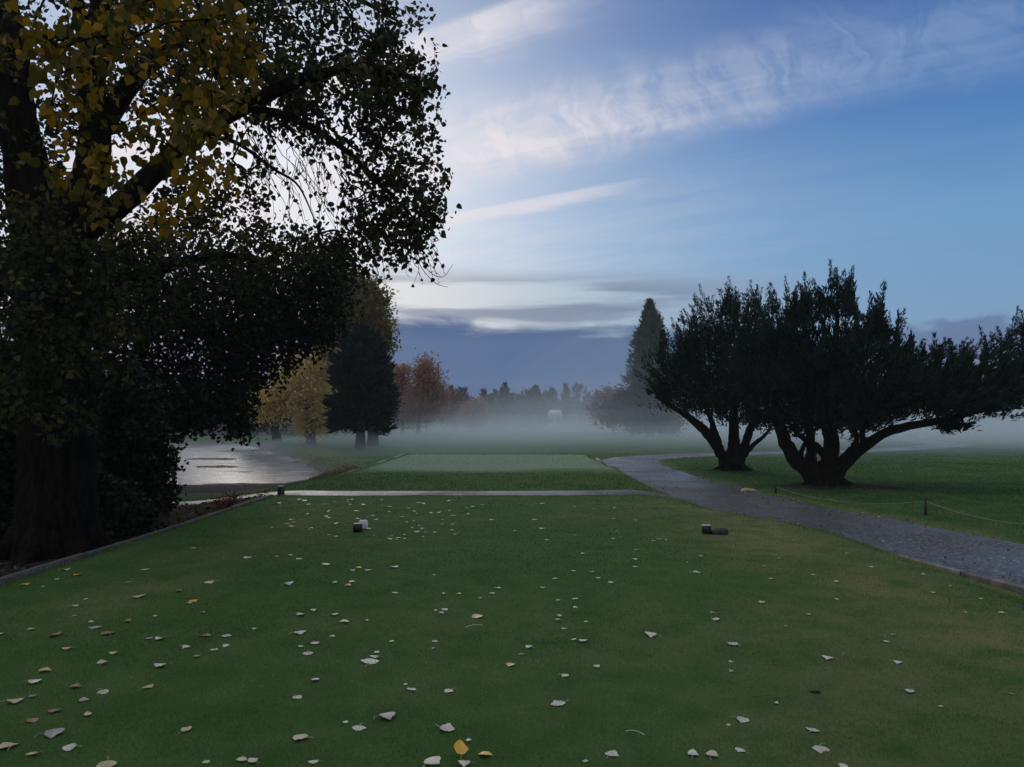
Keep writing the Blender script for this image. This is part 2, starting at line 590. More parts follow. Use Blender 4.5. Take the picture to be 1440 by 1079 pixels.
def build_ground():
    xs = axis([(-500, -300, 40), (-300, -90, 15), (-90, -30, 3), (-30, -12, .7), (-12, -5.6, .3), (-5.6, -4.7, .06), (-4.7, 3, .3), (3, 9, .16), (9, 16, .4), (16, 40, 1.2), (40, 120, 5), (120, 300, 18), (300, 500, 40)])
    ys = axis([(-60, -6, 6), (-6, 2, 1), (2, 16, .35), (16, 24, .16), (24, 48, .4), (48, 90, 1.5), (90, 200, 6), (200, 460, 10)])
    X, Y = np.meshgrid(xs, ys)
    Z = terrain(X, Y)
    n, m = len(xs), len(ys)
    i = np.arange(m - 1)[:, None] * n + np.arange(n - 1)[None, :]
    q = np.stack([i, i + 1, i + n + 1, i + n], -1).reshape(-1, 4)
    x, y = X.ravel(), Y.ravel()
    # material masks (where soil, straw and pond mud really lie)
    soil = S(-5.02, -5.1, x) * (1 - S(17.0, 17.8, y)) * S(-40, -30, x)
    dpnd = dist_poly(x, y, POND_S[::2], True) * np.where(inside(x, y, POND_S), -1, 1)
    dpnd = dpnd + 0.6 * smooth_noise(x, y, 8, 1.7)
    mud = 1 - S(0.3, 1.3, dpnd)
    bank_left = S(-4.6, -6.5, x) * S(19.8, 20.6, y) * (1 - S(26, 31, y)) * 0.8
    dcy = np.hypot((x - 9.3) / 1.5, (y - 21.9) / 0.8)
    dcy2 = np.hypot((x - 8.3) / 1.2, (y - 28.6) / 0.7)
    duff = np.maximum(1 - S(0.7, 1.7, dcy + 0.25 * smooth_noise(x, y, 31, .8)), 0.6 * (1 - S(0.7, 1.7, dcy2)))
    dpath = dist_poly(x, y, PATH_MAIN_S[::4]) - PATH_W / 2
    verge = (1 - S(0.1, 0.6, dpath + 0.25 * smooth_noise(x, y, 33, .9))) * 0.6
    tee1 = S(-5.0, -4.8, x) * (1 - S(15.8, 16.4, y)) * (1 - S(0, .5, x - tee_right(y)))
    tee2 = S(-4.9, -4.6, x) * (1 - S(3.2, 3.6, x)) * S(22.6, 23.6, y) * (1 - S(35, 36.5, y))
    worn = np.exp(-((x - 3.5 - .6 * smooth_noise(x, y, 41, 3)) / 1.0) ** 2) * (1 - S(14.5, 17, y))
    worn = np.maximum(worn, 0.65 * np.exp(-((x + 3.4 - .4 * smooth_noise(x, y, 42, 3)) / 0.6) ** 2) * S(5, 7, y) * (1 - S(13, 16, y)))
    worn = np.maximum(worn, .55 * np.clip(smooth_noise(x, y, 61, 2.6) + .5 * smooth_noise(x, y, 62, .9) - .15, 0, 1) * S(-4.6, 1.5, x) * (1 - S(15, 16.5, y)))
    worn = worn * np.clip(0.75 + 0.6 * smooth_noise(x, y, 43, 0.9), 0, 1)
    straw = np.maximum(worn, verge)
    # pale dry rim above the pond bank
    rim = S(0.8, 1.4, dpnd) * (1 - S(1.6, 3.2, dpnd)) * S(-22, -10, x) * S(27, 30, y)
    straw = np.maximum(straw, rim * 0.9)
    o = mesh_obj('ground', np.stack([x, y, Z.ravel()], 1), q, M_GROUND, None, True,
                 {'soil': np.maximum(np.maximum(soil, duff), bank_left), 'mud': mud, 'straw': straw, 'mown': np.maximum(tee1, tee2), 'mist_pale': tee2 * S(22.8, 25.5, y + .8 * smooth_noise(x, y, 81, 2.2))})
    o['kind'] = 'structure'
    return o


def ground_material():
    m, w, b, out = principled('ground_grass', 0.9, 0.08)
    tc = w.n('ShaderNodeTexCoord')
    ob = tc.outputs['Object']
    a = {k: w.n('ShaderNodeAttribute', attribute_name=k).outputs['Fac'] for k in ('soil', 'mud', 'straw', 'mown', 'mist_pale')}
    big = w.noise(ob, 0.35, 5, 0.6)
    mid = w.noise(ob, 2.2, 5, 0.65)
    fine = w.noise(ob, 70.0, 4, 0.7)
    g = w.mix(w.ss(big, 0.3, 0.7), (0.038, 0.108, 0.030, 1), (0.056, 0.130, 0.038, 1))
    g = w.mix(w.m('MULTIPLY', w.ss(mid, 0.45, 0.75), 0.45), g, (0.085, 0.100, 0.035, 1))
    mown = w.mix(w.ss(mid, 0.3, 0.7), (0.046, 0.118, 0.030, 1), (0.080, 0.150, 0.046, 1))
    g = w.mix(a['mown'], g, mown)
    g = w.mix(w.m('MULTIPLY', a['mist_pale'], w.m('ADD', 0.55, w.m('MULTIPLY', mid, 0.5)), clamp=True), g, (0.26, 0.35, 0.27, 1))  # paleness of mist over the far tee, painted into the grass colour
    st = w.m('MULTIPLY', a['straw'], w.ss(mid, 0.25, 0.6), clamp=True)
    g = w.mix(st, g, (0.20, 0.19, 0.095, 1))
    g = w.mix(w.m('MULTIPLY', w.ss(fine, 0.35, 0.75), 0.7), w.mix(0.45, g, (0.008, 0.014, 0.006, 1)), g)
    soil = w.mix(w.ss(w.noise(ob, 9.0, 6, 0.7), 0.35, 0.7), (0.012, 0.010, 0.008, 1), (0.045, 0.036, 0.028, 1))
    sf = w.ss(w.m('ADD', a['soil'], w.m('MULTIPLY', w.m('SUBTRACT', mid, 0.5), 0.5)), 0.3, 0.6)
    g = w.mix(sf, g, soil)
    mudc = w.mix(w.ss(w.noise(ob, 1.6, 6, 0.65), 0.3, 0.7), (0.055, 0.048, 0.044, 1), (0.135, 0.118, 0.105, 1))
    g = w.mix(a['mud'], g, mudc)
    w.link(g, b.inputs['Base Color'])
    bp = w.n('ShaderNodeBump')
    bp.inputs['Strength'].default_value = 0.6
    bp.inputs['Distance'].default_value = 0.02
    hgt = w.m('ADD', w.noise(ob, 45, 5, 0.7), w.m('MULTIPLY', w.noise(ob, 7, 4, 0.6), 2.0))
    w.link(hgt, bp.inputs['Height'])
    w.link(bp.outputs[0], b.inputs['Normal'])
    return m


M_GROUND = ground_material()
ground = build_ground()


def ribbon(name, center, width, mat, lift, cross=5, wob=0.0, seed=1):
    c = np.asarray(center)[:, :2]
    d = np.gradient(c, axis=0)
    d /= np.linalg.norm(d, axis=1, keepdims=True)
    nrm = np.stack([-d[:, 1], d[:, 0]], 1)
    t = np.linspace(-.5, .5, cross)
    rs = np.random.RandomState(seed)
    ww = np.full((len(c), cross), float(width))
    if wob:
        wl = np.convolve(rs.randn(len(c) + 6), np.ones(7) / 7, 'valid') * wob * 2
        wr = np.convolve(rs.randn(len(c) + 6), np.ones(7) / 7, 'valid') * wob * 2
        ww[:, 0] += wl
        ww[:, -1] += wr
    xy = c[:, None, :] + nrm[:, None, :] * (t[None, :] * ww)[:, :, None]
    z = terrain(xy[..., 0], xy[..., 1]) + lift
    z[:, 0] -= 0.03
    z[:, -1] -= 0.03
    v = np.concatenate([xy, z[..., None]], -1).reshape(-1, 3)
    i = np.arange(len(c) - 1)[:, None] * cross + np.arange(cross - 1)[None, :]
    q = np.stack([i, i + cross, i + cross + 1, i + 1], -1).reshape(-1, 4)
    o = mesh_obj(name, v, q, mat, None, True)
    o['kind'] = 'structure'
    return o


def asphalt(name, c1, c2, wet):
    m, w, b, out = principled(name, 0.5, 0.22 if 'cross' in name else 0.45)
    tc = w.n('ShaderNodeTexCoord')
    ob = tc.outputs['Object']
    big = w.noise(ob, 0.45, 3, 0.5)
    col = w.mix(w.ss(big, 0.3, 0.7), c1 + (1,), c2 + (1,))
    vor = w.n('ShaderNodeTexVoronoi')
    w.link(ob, vor.inputs['Vector'])
    vor.inputs['Scale'].default_value = 34.0
    pick = w.noise(vor.outputs['Position'], 40, 1)
    col = w.mix(w.m('MULTIPLY', w.ss(pick, 0.54, 0.66), 0.75), col, (0.22, 0.22, 0.23, 1))
    col = w.mix(w.m('MULTIPLY', w.ss(pick, 0.46, 0.36), 0.6), col, (0.010, 0.010, 0.012, 1))
    w.link(col, b.inputs['Base Color'])
    w.link(w.m('SUBTRACT', 0.54, w.m('MULTIPLY', w.ss(big, 0.36, 0.60), wet)), b.inputs['Roughness'])
    bp = w.n('ShaderNodeBump')
    bp.inputs['Strength'].default_value = 0.55
    bp.inputs['Distance'].default_value = 0.012
    w.link(w.m('SUBTRACT', w.noise(ob, 60, 4, 0.7), vor.outputs['Distance']), bp.inputs['Height'])
    w.link(bp.outputs[0], b.inputs['Normal'])
    return m


M_ASPHALT = asphalt('wet_asphalt', (0.025, 0.030, 0.037), (0.050, 0.056, 0.066), 0.24)
M_CONC = asphalt('pale_crossing', (0.045, 0.046, 0.050), (0.085, 0.085, 0.086), 0.22)
ribbon('cart_path', spline(PATH_MAIN, 260), PATH_W, M_ASPHALT, 0.035, 7, 0.16, 2)
ribbon('crossing_path', spline(PATH_CROSS, 120), CROSS_W, M_CONC, 0.031, 5, 0.22, 5)


def pond_water():
    m, w, b, out = principled('pond_water', 0.5, 0.05)
    tc = w.n('ShaderNodeTexCoord')
    ob = tc.outputs['Object']
    f = w.noise(ob, 0.35, 5, 0.6)
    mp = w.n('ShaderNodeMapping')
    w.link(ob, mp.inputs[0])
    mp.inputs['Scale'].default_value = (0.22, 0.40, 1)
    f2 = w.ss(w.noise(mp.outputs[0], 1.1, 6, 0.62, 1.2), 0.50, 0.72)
    w.link(w.mix(f2, (0.085, 0.092, 0.100, 1), (0.27, 0.255, 0.245, 1)), b.inputs['Base Color'])  # pale streaks: glints put into the colour, together with muddy scum
    b.inputs['Specular IOR Level'].default_value = 0.022
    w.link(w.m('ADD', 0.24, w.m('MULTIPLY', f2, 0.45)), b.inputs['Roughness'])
    bp = w.n('ShaderNodeBump')
    bp.inputs['Strength'].default_value = 0.10
    bp.inputs['Distance'].default_value = 0.02
    w.link(w.noise(ob, 2.2, 3, 0.6), bp.inputs['Height'])
    w.link(bp.outputs[0], b.inputs['Normal'])
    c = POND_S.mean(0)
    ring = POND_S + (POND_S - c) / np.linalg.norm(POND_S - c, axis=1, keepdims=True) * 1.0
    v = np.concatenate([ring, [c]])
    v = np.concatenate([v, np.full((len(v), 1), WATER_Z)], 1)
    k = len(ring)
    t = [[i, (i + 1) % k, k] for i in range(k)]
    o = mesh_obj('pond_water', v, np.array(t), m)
    o['kind'] = 'structure'
    # mud bars breaking the surface
    g = Geo()
    rs = np.random.RandomState(6)
    for px, py, ln in [(340, 683, 3.2), (250, 687, 2.4), (310, 657, 2.4), (392, 641, 5.0), (360, 634, 7.0), (300, 646, 3.4), (430, 650, 1.6)]:
        p = G(px, py, WATER_Z)
        n = 26
        th = np.linspace(0, 2 * math.pi, n, endpoint=False)
        rings = []
        for rr, h in ((1.0, -0.05), (.75, .035), (.4, .06), (.06, .075)):
            jit = 1 + .22 * np.sin(3 * th + rs.rand() * 6) + .12 * rs.randn(n)
            rings.append(np.stack([p[0] + np.cos(th) * rr * ln * .5 * jit, p[1] + np.sin(th) * rr * ln * .28 * jit, WATER_Z + h + .012 * rs.randn(n)], 1))
        v = np.concatenate(rings)
        q = [[r * n + i, r * n + (i + 1) % n, (r + 1) * n + (i + 1) % n, (r + 1) * n + i] for r in range(3) for i in range(n)]
        g.add(v, q, [[3 * n + i, 3 * n + (i + 1) % n, 3 * n] for i in range(1, n - 1)])
    mb = g.build('mud_flats', M_MUD, None, True)
    mb['kind'] = 'structure'


M_MUD = noise_mat('pond_mud', (0.06, 0.052, 0.046), (0.17, 0.155, 0.14), 2.5, 0.8, 0.03, 0.6, 18)
pond_water()

# ------------------------------------------------------------------ grass blades
M_BLADE = leaf_mat('grass_blades', [(0.0, (0.026, 0.088, 0.018)), (0.40, (0.094, 0.182, 0.050)), (0.72, (0.180, 0.215, 0.088)), (1.0, (0.34, 0.32, 0.18))], 0.35, 0.8, 0.08)


def grass():
    rs = np.random.RandomState(77)
    V, T = [], []
    # distance bands: y0,y1,x0,x1, blades per m2, height, width
    for y0, y1, dens, h, wd in ((2.6, 5.0, 9000, .022, .0030), (5.0, 8.5, 3600, .024, .0046), (8.5, 13, 1300, .026, .0075), (13, 18.3, 620, .028, .011), (18.3, 28, 260, .034, .018), (28, 45, 90, .042, .03)):
        xm = lambda yy: 0.70 * yy + 0.6
        n = int(dens * (y1 - y0) * 2 * xm((y0 + y1) / 2))
        y = rs.uniform(y0, y1, n)
        x = rs.uniform(-1, 1, n) * xm(y)
        keep = np.ones(n, bool)
        keep &= ~((x < -5.05) & (y < 17.0))
        keep &= dist_poly(x, y, PATH_MAIN_S[::4]) > PATH_W / 2 + rs.uniform(-.12, .2, n)
        keep &= dist_poly(x, y, PATH_CROSS_S[::4]) > CROSS_W / 2 + rs.uniform(-.08, .12, n)
        keep &= ~((x < -6.2) & (y > 19) & (y < 30))
        keep &= ~((np.abs(x + .7) < 4.0) & (y > 23.6) & (y < 35.2) & (rs.rand(n) < .85))
        keep &= ~inside(x, y, POND_S * 1.0)
        duff = np.hypot((x - 9.3) / 1.5, (y - 21.9) / 0.8) < 1.1
        keep &= ~(duff & (rs.rand(n) < .85))
        x, y = x[keep], y[keep]
        n = len(x)
        z = terrain(x, y)
        mown = (x > -5) & (x < tee_right(y) + .2) & (y < 17) | (x > -4.9) & (x < 3.4) & (y > 22.8) & (y < 35.5)
        hh = h * rs.uniform(.5, 1.25, n) * np.where(mown, 0.62, 1.25)
        # tufts at the kerbs and the edging boards
        edge = (np.abs(x + 4.93) < .08) & (y < 17)
        hh = np.where(edge, hh * 2.0, hh)
        a = rs.uniform(0, 2 * math.pi, n)
        lean = rs.uniform(.2, 1.1, n) * hh
        dx, dy = np.cos(a), np.sin(a)
        w2 = wd * rs.uniform(.6, 1.2, n) / 2
        b0 = np.stack([x - dy * w2, y + dx * w2, z - .004], 1)
        b1 = np.stack([x + dy * w2, y - dx * w2, z - .004], 1)
        tip = np.stack([x + dx * lean, y + dy * lean, z + hh], 1)
        worn = np.exp(-((x - 3.5 - .6 * smooth_noise(x, y, 41, 3)) / 1.0) ** 2) * (1 - S(14.5, 17, y))
        worn = np.maximum(worn, 0.6 * np.exp(-((x + 3.4 - .4 * smooth_noise(x, y, 42, 3)) / 0.6) ** 2) * S(5, 7, y) * (1 - S(13, 16, y)))
        worn = np.maximum(worn, .6 * np.clip(smooth_noise(x, y, 61, 2.6) + .5 * smooth_noise(x, y, 62, .9) - .15, 0, 1) * S(-4.6, 1.5, x) * (1 - S(15, 16.5, y)))
        verge = (1 - S(0.1, 0.7, dist_poly(x, y, PATH_MAIN_S[::4]) - PATH_W / 2)) * .35
        tint = np.clip(rs.beta(1.6, 2.6, n) * .9 + .22 * smooth_noise(x, y, 51, 1.1) + .26 * smooth_noise(x, y, 52, .22) + .12 * smooth_noise(x, y, 54, .5) + .14 * smooth_noise(x, y, 53, 4.0) + .62 * worn * rs.rand(n) + verge * rs.rand(n), 0, .999)
        V.append(np.stack([b0, b1, tip], 1).reshape(-1, 3))
        T.append(np.repeat(tint, 3))
    V = np.concatenate(V)
    T = np.concatenate(T)
    o = mesh_obj('mown_grass', V, np.arange(len(V)).reshape(-1, 3), M_BLADE, None, False, {'tint': T})
    tag(o, 'short green mown grass with dry straw patches covering the tee and verges', 'grass', kind='stuff')


grass()

# ------------------------------------------------------------------ trees
LEAF6 = np.array([(0, 0, 0), (-.40, .10, .06), (-.40, .50, .10), (0, 1.0, -.04), (.40, .50, .10), (.40, .10, .06)])
LEAF6_Q = np.array([(0, 1, 2, 3), (0, 3, 4, 5)])
DIAM = np.array([(0, 0, 0), (-.32, .45, .05), (0, 1.0, 0), (.32, .45, .05)])
DIAM_Q = np.array([(0, 3, 2, 1)])
SPRAY = np.array([(-.08, 0, 0), (.08, 0, 0), (.13, .40, .04), (0, 1, 0), (-.13, .40, .04)])


def orient(pos, dirs, size, rs, shape, roll=None):
    """instances of a small leaf outline: local y along dirs"""
    n = len(pos)
    d = dirs / np.maximum(np.linalg.norm(dirs, axis=1, keepdims=True), 1e-9)
    r = rs.randn(n, 3)
    a = np.cross(d, r)
    a /= np.maximum(np.linalg.norm(a, axis=1, keepdims=True), 1e-9)
    b = np.cross(a, d)
    s = np.asarray(shape)
    v = pos[:, None, :] + (a[:, None, :] * s[None, :, 0, None] + d[:, None, :] * s[None, :, 1, None] + b[:, None, :] * s[None, :, 2, None]) * size[:, None, None]
    return v.reshape(-1, 3)


def leaf_mesh(name, pos, dirs, size, tint, mat, parent, rs, kind='leaf'):
    shape, fq = {'leaf': (LEAF6, LEAF6_Q), 'diamond': (DIAM, DIAM_Q), 'spray': (SPRAY, np.array([(0, 1, 2, 3, 4)]))}[kind]
    v = orient(pos, dirs, size, rs, shape)
    k = len(shape)
    n = len(pos)
    f = (fq[None, :, :] + (np.arange(n) * k)[:, None, None]).reshape(-1, fq.shape[1])
    return mesh_obj(name, v, f, mat, parent, False, {'tint': np.repeat(tint, k)})


def ellipsoid_pts(c, r, n, rs, shell=0.0):
    d = rs.randn(n, 3)
    d /= np.linalg.norm(d, axis=1, keepdims=True)
    rad = rs.rand(n) ** (1 / 3.0)
    rad = shell + (1 - shell) * rad
    return np.asarray(c) + d * rad[:, None] * np.asarray(r)


def grow(limbs, attr, rs, sag=0.08, step=0.35, reach_bias=0.0):
    """twigs from limb polylines (rows x,y,z,r) to attractor points; returns nodes, parent, limb mask, tips"""
    nodes, par, rad = [], [], []
    for L in limbs:
        base = len(nodes)
        for i, row in enumerate(L):
            nodes.append(row[:3])
            par.append(base + i - 1 if i else -1)
            rad.append(row[3])
    nlimb = len(nodes)
    cap = nlimb + len(attr) * 14 + 10
    N = np.zeros((cap, 3))
    N[:nlimb] = nodes
    par = par + [0] * (cap - nlimb)
    R = np.zeros(cap)
    R[:nlimb] = rad
    cnt = nlimb
    d0 = np.array([np.min(np.sum((N[:nlimb] - a) ** 2, 1)) for a in attr])
    tips = []
    for k in np.argsort(d0):
        a = attr[k]
        dd = np.linalg.norm(N[:cnt] - a, axis=1)
        if reach_bias:
            dd = dd + reach_bias * (np.maximum(R[:cnt] - 0.06, 0))
        j = int(np.argmin(dd))
        L = np.linalg.norm(N[j] - a)
        m = int(min(12, max(2, L / step)))
        p0 = N[j].copy()
        t = np.linspace(0, 1, m + 1)[1:]
        bow = np.sin(t * math.pi) * L * sag
        jit = rs.randn(m, 3) * 0.05 * L / m ** .5
        pts = p0 + (a - p0) * t[:, None] + jit * (1 - t[:, None])
        pts[:, 2] += bow
        last = j
        for q in pts:
            if cnt >= cap:
                break
            N[cnt] = q
            par[cnt] = last
            last = cnt
            cnt += 1
        tips.append(last)
    return N[:cnt], np.array(par[:cnt]), R[:cnt], nlimb, np.array(tips)


def twig_geo(g, N, par, R, nlimb, tips, r0=0.006, rmax=0.06, sides=4):
    cnt = len(N)
    load = np.zeros(cnt)
    load[tips] += 1
    for i in range(cnt - 1, nlimb - 1, -1):
        load[par[i]] += load[i]
    r = np.minimum(r0 * np.maximum(load, 1) ** 0.42, rmax)
    i = np.arange(nlimb, cnt)
    p0 = N[par[i]]
    p1 = N[i]
    ra = np.where(par[i] < nlimb, np.minimum(r[i] * 1.25, rmax), r[par[i]])
    rb = r[i]
    d = p1 - p0
    d /= np.maximum(np.linalg.norm(d, axis=1, keepdims=True), 1e-9)
    up = np.where(np.abs(d[:, 2:3]) > .9, np.array([[1.0, 0, 0]]), np.array([[0, 0, 1.0]]))
    a = np.cross(d, up)
    a /= np.maximum(np.linalg.norm(a, axis=1, keepdims=True), 1e-9)
    b = np.cross(d, a)
    th = np.linspace(0, 2 * math.pi, sides, endpoint=False)
    circ = a[:, None, :] * np.cos(th)[None, :, None] + b[:, None, :] * np.sin(th)[None, :, None]
    v = np.concatenate([p0[:, None, :] + circ * ra[:, None, None], p1[:, None, :] + circ * rb[:, None, None]], 1)
    k = np.arange(len(i))[:, None] * (2 * sides)
    j = np.arange(sides)[None, :]
    j2 = (j + 1) % sides
    q = np.stack([k + j, k + j2, k + sides + j2, k + sides + j], -1).reshape(-1, 4)
    g.add(v.reshape(-1, 3), q)


def limb(rows, n=24, jit=0.0, rs=None):
    L = spline(rows, n)
    if jit and rs is not None:
        L[1:-1, :3] += rs.randn(n - 2, 3) * jit * L[1:-1, 3:4]
    L[:, 3] = np.maximum(L[:, 3], .004)
    return L


def PX(px, py, Y, r):
    p = P(px, py, Y)
    return [p[0], p[1], p[2], r]


# ---- the big cottonwood at the left
def cottonwood():
    rs = np.random.RandomState(5)
    D = 11.0
    base = P(76, 780, D)
    base[2] = terrain(base[0], base[1]) - 0.05
    root = empty('cottonwood_tree', base)
    tag(root, 'huge dark cottonwood with a thick trunk and overhanging leafy boughs left of the tee', 'tree')
    T = [
        [PX(82, 420, D - .25, .20), PX(100, 400, D - .9, .12), PX(112, 430, D - 1.4, .06), PX(118, 500, D - 1.5, .02)],
        [PX(76, 800, D, .66), PX(78, 750, D, .54), PX(80, 690, D, .50), PX(80, 560, D, .47), PX(74, 430, D, .44), PX(70, 350, D, .42), PX(90, 300, D + .1, .33), PX(125, 255, D + .2, .26), PX(133, 190, D + .3, .22), PX(128, 110, D + .3, .18), PX(150, -40, D + .4, .13), PX(190, -220, D + .6, .07)],
        [PX(70, 350, D, .36), PX(48, 300, D - .1, .32), PX(36, 220, D - .2, .27), PX(22, 140, D - .3, .22), PX(14, 30, D - .3, .17), PX(-30, -160, D, .08)],
        [PX(80, 380, D, .30), PX(120, 325, D - .2, .19), PX(165, 292, D - .4, .16), PX(215, 245, D - .6, .14), PX(275, 190, D - .7, .12), PX(345, 150, D - .8, .10), PX(430, 110, D - .9, .075), PX(520, 95, D - .9, .045), PX(585, 110, D - .8, .02)],
        [PX(133, 190, D + .3, .17), PX(190, 110, D + .8, .14), PX(270, 40, D + 1.3, .11), PX(380, -10, D + 1.6, .085), PX(480, -10, D + 1.8, .05), PX(560, 30, D + 1.7, .02)],
        [PX(345, 150, D - .8, .07), PX(420, 170, D - .5, .055), PX(490, 215, D - .3, .04), PX(545, 270, D - .2, .025), PX(585, 310, D - .1, .012)],
        [PX(270, 190, D - .7, .05), PX(330, 200, D - .3, .030), PX(385, 238, D, .022), PX(420, 262, D + .2, .015), PX(446, 318, D + .3, .008)],
        [PX(78, 480, D, .26), PX(140, 420, D + 1.2, .17), PX(220, 380, D + 2.2, .12), PX(310, 360, D + 3.0, .07), PX(400, 370, D + 3.4, .03)],
        [PX(128, 110, D + .3, .14), PX(230, -60, D - .8, .10), PX(340, -170, D - 1.2, .06)],
        [PX(22, 140, D - .3, .16), PX(-80, 60, D + .6, .10), PX(-200, -20, D + 1.2, .05)],
        [PX(74, 430, D, .24), PX(-20, 380, D + 1.0, .14), PX(-130, 340, D + 2.0, .06)],
    ]
    ns = [16, 70, 34, 46, 34, 26, 26, 26, 18, 18, 18]
    limbs = [limb(t, n, .03, rs) for t, n in zip(T, ns)]
    # leaf clump envelopes: px, py, depth, rx, ry (photo pixels), rz (m), count
    B = [(130, 60, D, 190, 120, 2.2, 330), (300, 60, D + .3, 150, 100, 2.2, 300), (450, 60, D + .3, 130, 80, 1.9, 300), (560, 80, D, 55, 70, 1.0, 120),
         (480, 150, D - .2, 120, 60, 1.5, 180), (560, 165, D, 60, 62, 1.0, 95), (582, 275, D, 54, 62, .9, 105), (520, 265, D, 55, 58, .9, 62), (612, 300, D, 18, 22, .4, 12), (606, 130, D, 16, 26, .4, 12),
         (540, 335, D + .1, 62, 40, .8, 75), (340, 130, D - .2, 130, 60, 1.4, 200), (100, 190, D + .8, 130, 90, 2.0, 160), (20, 240, D + .6, 90, 130, 1.8, 140),
         (290, 250, D + .4, 95, 60, 1.2, 110), (500, 350, D + 1.0, 60, 40, .9, 60), (400, 345, D + 3.0, 80, 45, 1.0, 100),
         (280, 350, D + 2.4, 130, 70, 1.6, 230), (140, 400, D + 1.6, 140, 90, 1.6, 260), (60, 330, D + 1.5, 110, 90, 1.5, 180), (-20, 450, D + 1.6, 120, 140, 1.6, 150),
         (200, -140, D, 320, 120, 3.0, 330), (-120, 100, D + .6, 130, 200, 2.5, 170),
         (95, 400, D - 1.4, 90, 90, .7, 130), (40, 330, D - 1.3, 60, 60, .6, 60), (130, 490, D - 1.3, 60, 70, .6, 70), (30, 520, D - 1.2, 45, 80, .6, 70), (90, 585, D - 1.2, 40, 40, .5, 26)]
    A = []
    for px, py, Y, rx, ry, rz, n in B:
        c = P(px, py, Y)
        k = Y / FPX
        A.append(ellipsoid_pts(c, (rx * k, rz, ry * k), n, rs))
    A = np.concatenate(A)
    # gaps in this crown through which the sky shows (bare inner twigs there)
    for gx, gy, Y, gr in ((440, 268, D, .44), (205, 225, D, .42), (100, 230, D, .2), (345, 205, D, .22), (515, 40, D, .18), (60, 120, D, .25)):
        c = P(gx, gy, Y)
        v = c - np.array([0, 0, CAM_Z])
        v /= np.linalg.norm(v)
        w_ = A - np.array([0, 0, CAM_Z])
        dist = np.linalg.norm(w_ - (w_ @ v)[:, None] * v, axis=1)
        A = A[dist > gr * (.8 + .35 * rs.rand(len(A)))]
    N, par, R, nl, tips = grow(limbs, A, rs, .10, .30, 1.0)
    g = Geo()
    for i, L in enumerate(limbs):
        thick = L[0, 3] > .15
        g.tube(L[:, :3], L[:, 3], 26 if thick else 10, True, .045 if thick else .02, i)
    # buttress roots
    for a in np.linspace(0, 2 * math.pi, 7, endpoint=False) + .3:
        q = [(base[0] + math.cos(a) * d, base[1] + math.sin(a) * d, base[2] + h) for d, h in ((.30, .55), (.52, .22), (.78, .05), (1.1, -.06))]
        g.tube(q, [.20, .16, .11, .05], 8, True, .05, int(a * 10))
    twig_geo(g, N, par, R, nl, tips, .0032, .05, 4)
    # bare hanging twigs in the gap and at the crown edge
    hang = []
    for k in range(84):
        if k < 64:
            x0 = rs.uniform(340, 520)
            p = P(x0, 178 + (x0 - 340) * .38 + rs.uniform(-25, 30), D + rs.uniform(-.8, .8))
            ln = rs.uniform(.35, 1.5)
        else:
            p = P(rs.uniform(520, 610), rs.uniform(300, 350), D + rs.uniform(-.4, .4))
            ln = rs.uniform(.2, .6)
        dx = rs.uniform(-.15, .6)
        n_ = 7
        w_ = np.cumsum(rs.randn(n_, 3) * np.array([.05, .05, .02]), 0) * ln
        tt_ = np.linspace(0, 1, n_)
        q = p + np.stack([dx * tt_ * ln, 0 * tt_, -ln * tt_ ** 1.1], 1) + w_
        g.tube(q, np.linspace(.0065, .0026, n_), 4, False)
        hang.append(q[3:])
        for _ in range(rs.randint(0, 3)):
            j = rs.randint(2, n_ - 1)
            l2 = ln * rs.uniform(.15, .45)
            sdx = rs.uniform(-.6, .7)
            q2 = q[j] + np.stack([sdx * l2 * np.linspace(0, 1, 4), .1 * rs.randn(4) * l2, -l2 * np.linspace(0, 1, 4) ** 1.4], 1)
            g.tube(q2, np.linspace(.004, .002, 4), 4, False)
            hang.append(q2[1:])
    for pts in ([(578, 330), (590, 372), (612, 398), (630, 404)], [(575, 335), (600, 378), (622, 390), (637, 372)], [(560, 330), (575, 352), (583, 372), (590, 378)]):
        q = [P(a, b, D) for a, b in pts]
        g.tube(spline(q, 12), np.linspace(.007, .003, 12), 4, False)
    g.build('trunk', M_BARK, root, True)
    # leaves
    ti = rs.randint(0, len(tips), int(len(tips) * 9))
    tip = N[tips[ti]]
    prev = N[par[tips[ti]]]
    f = rs.rand(len(ti))
    pos = prev + (tip - prev) * (f * 1.1)[:, None] + rs.randn(len(ti), 3) * np.array([.07, .07, .075])
    dirs = rs.randn(len(ti), 3) * .7 + np.array([0.15, 0, -.55])
    size = rs.uniform(.040, .105, len(ti))
    clump = rs.rand(len(tips))[ti]
    tint = np.clip(.35 * rs.rand(len(ti)) + .5 * clump + .12 * (rs.rand(len(ti)) > .96) + .38 * rs.rand(len(ti)) * (pos[:, 0] < -3.6) * (pos[:, 2] > 4.4), 0, 1)
    hp = np.concatenate(hang)
    hp = hp[rs.rand(len(hp)) < .55] + .02 * rs.randn(1, 3)
    pos = np.concatenate([pos, hp])
    dirs = np.concatenate([dirs, rs.randn(len(hp), 3) * .6 + np.array([0, 0, -.8])])
    size = np.concatenate([size, rs.uniform(.05, .085, len(hp))])
    tint = np.concatenate([tint, rs.rand(len(hp)) * .8])
    near = np.linalg.norm(pos - np.array([0, 0, CAM_Z]), axis=1) > 6.5
    leaf_mesh('crown', pos[near], dirs[near], size[near], tint[near], M_LEAF_COTTON, root, rs)
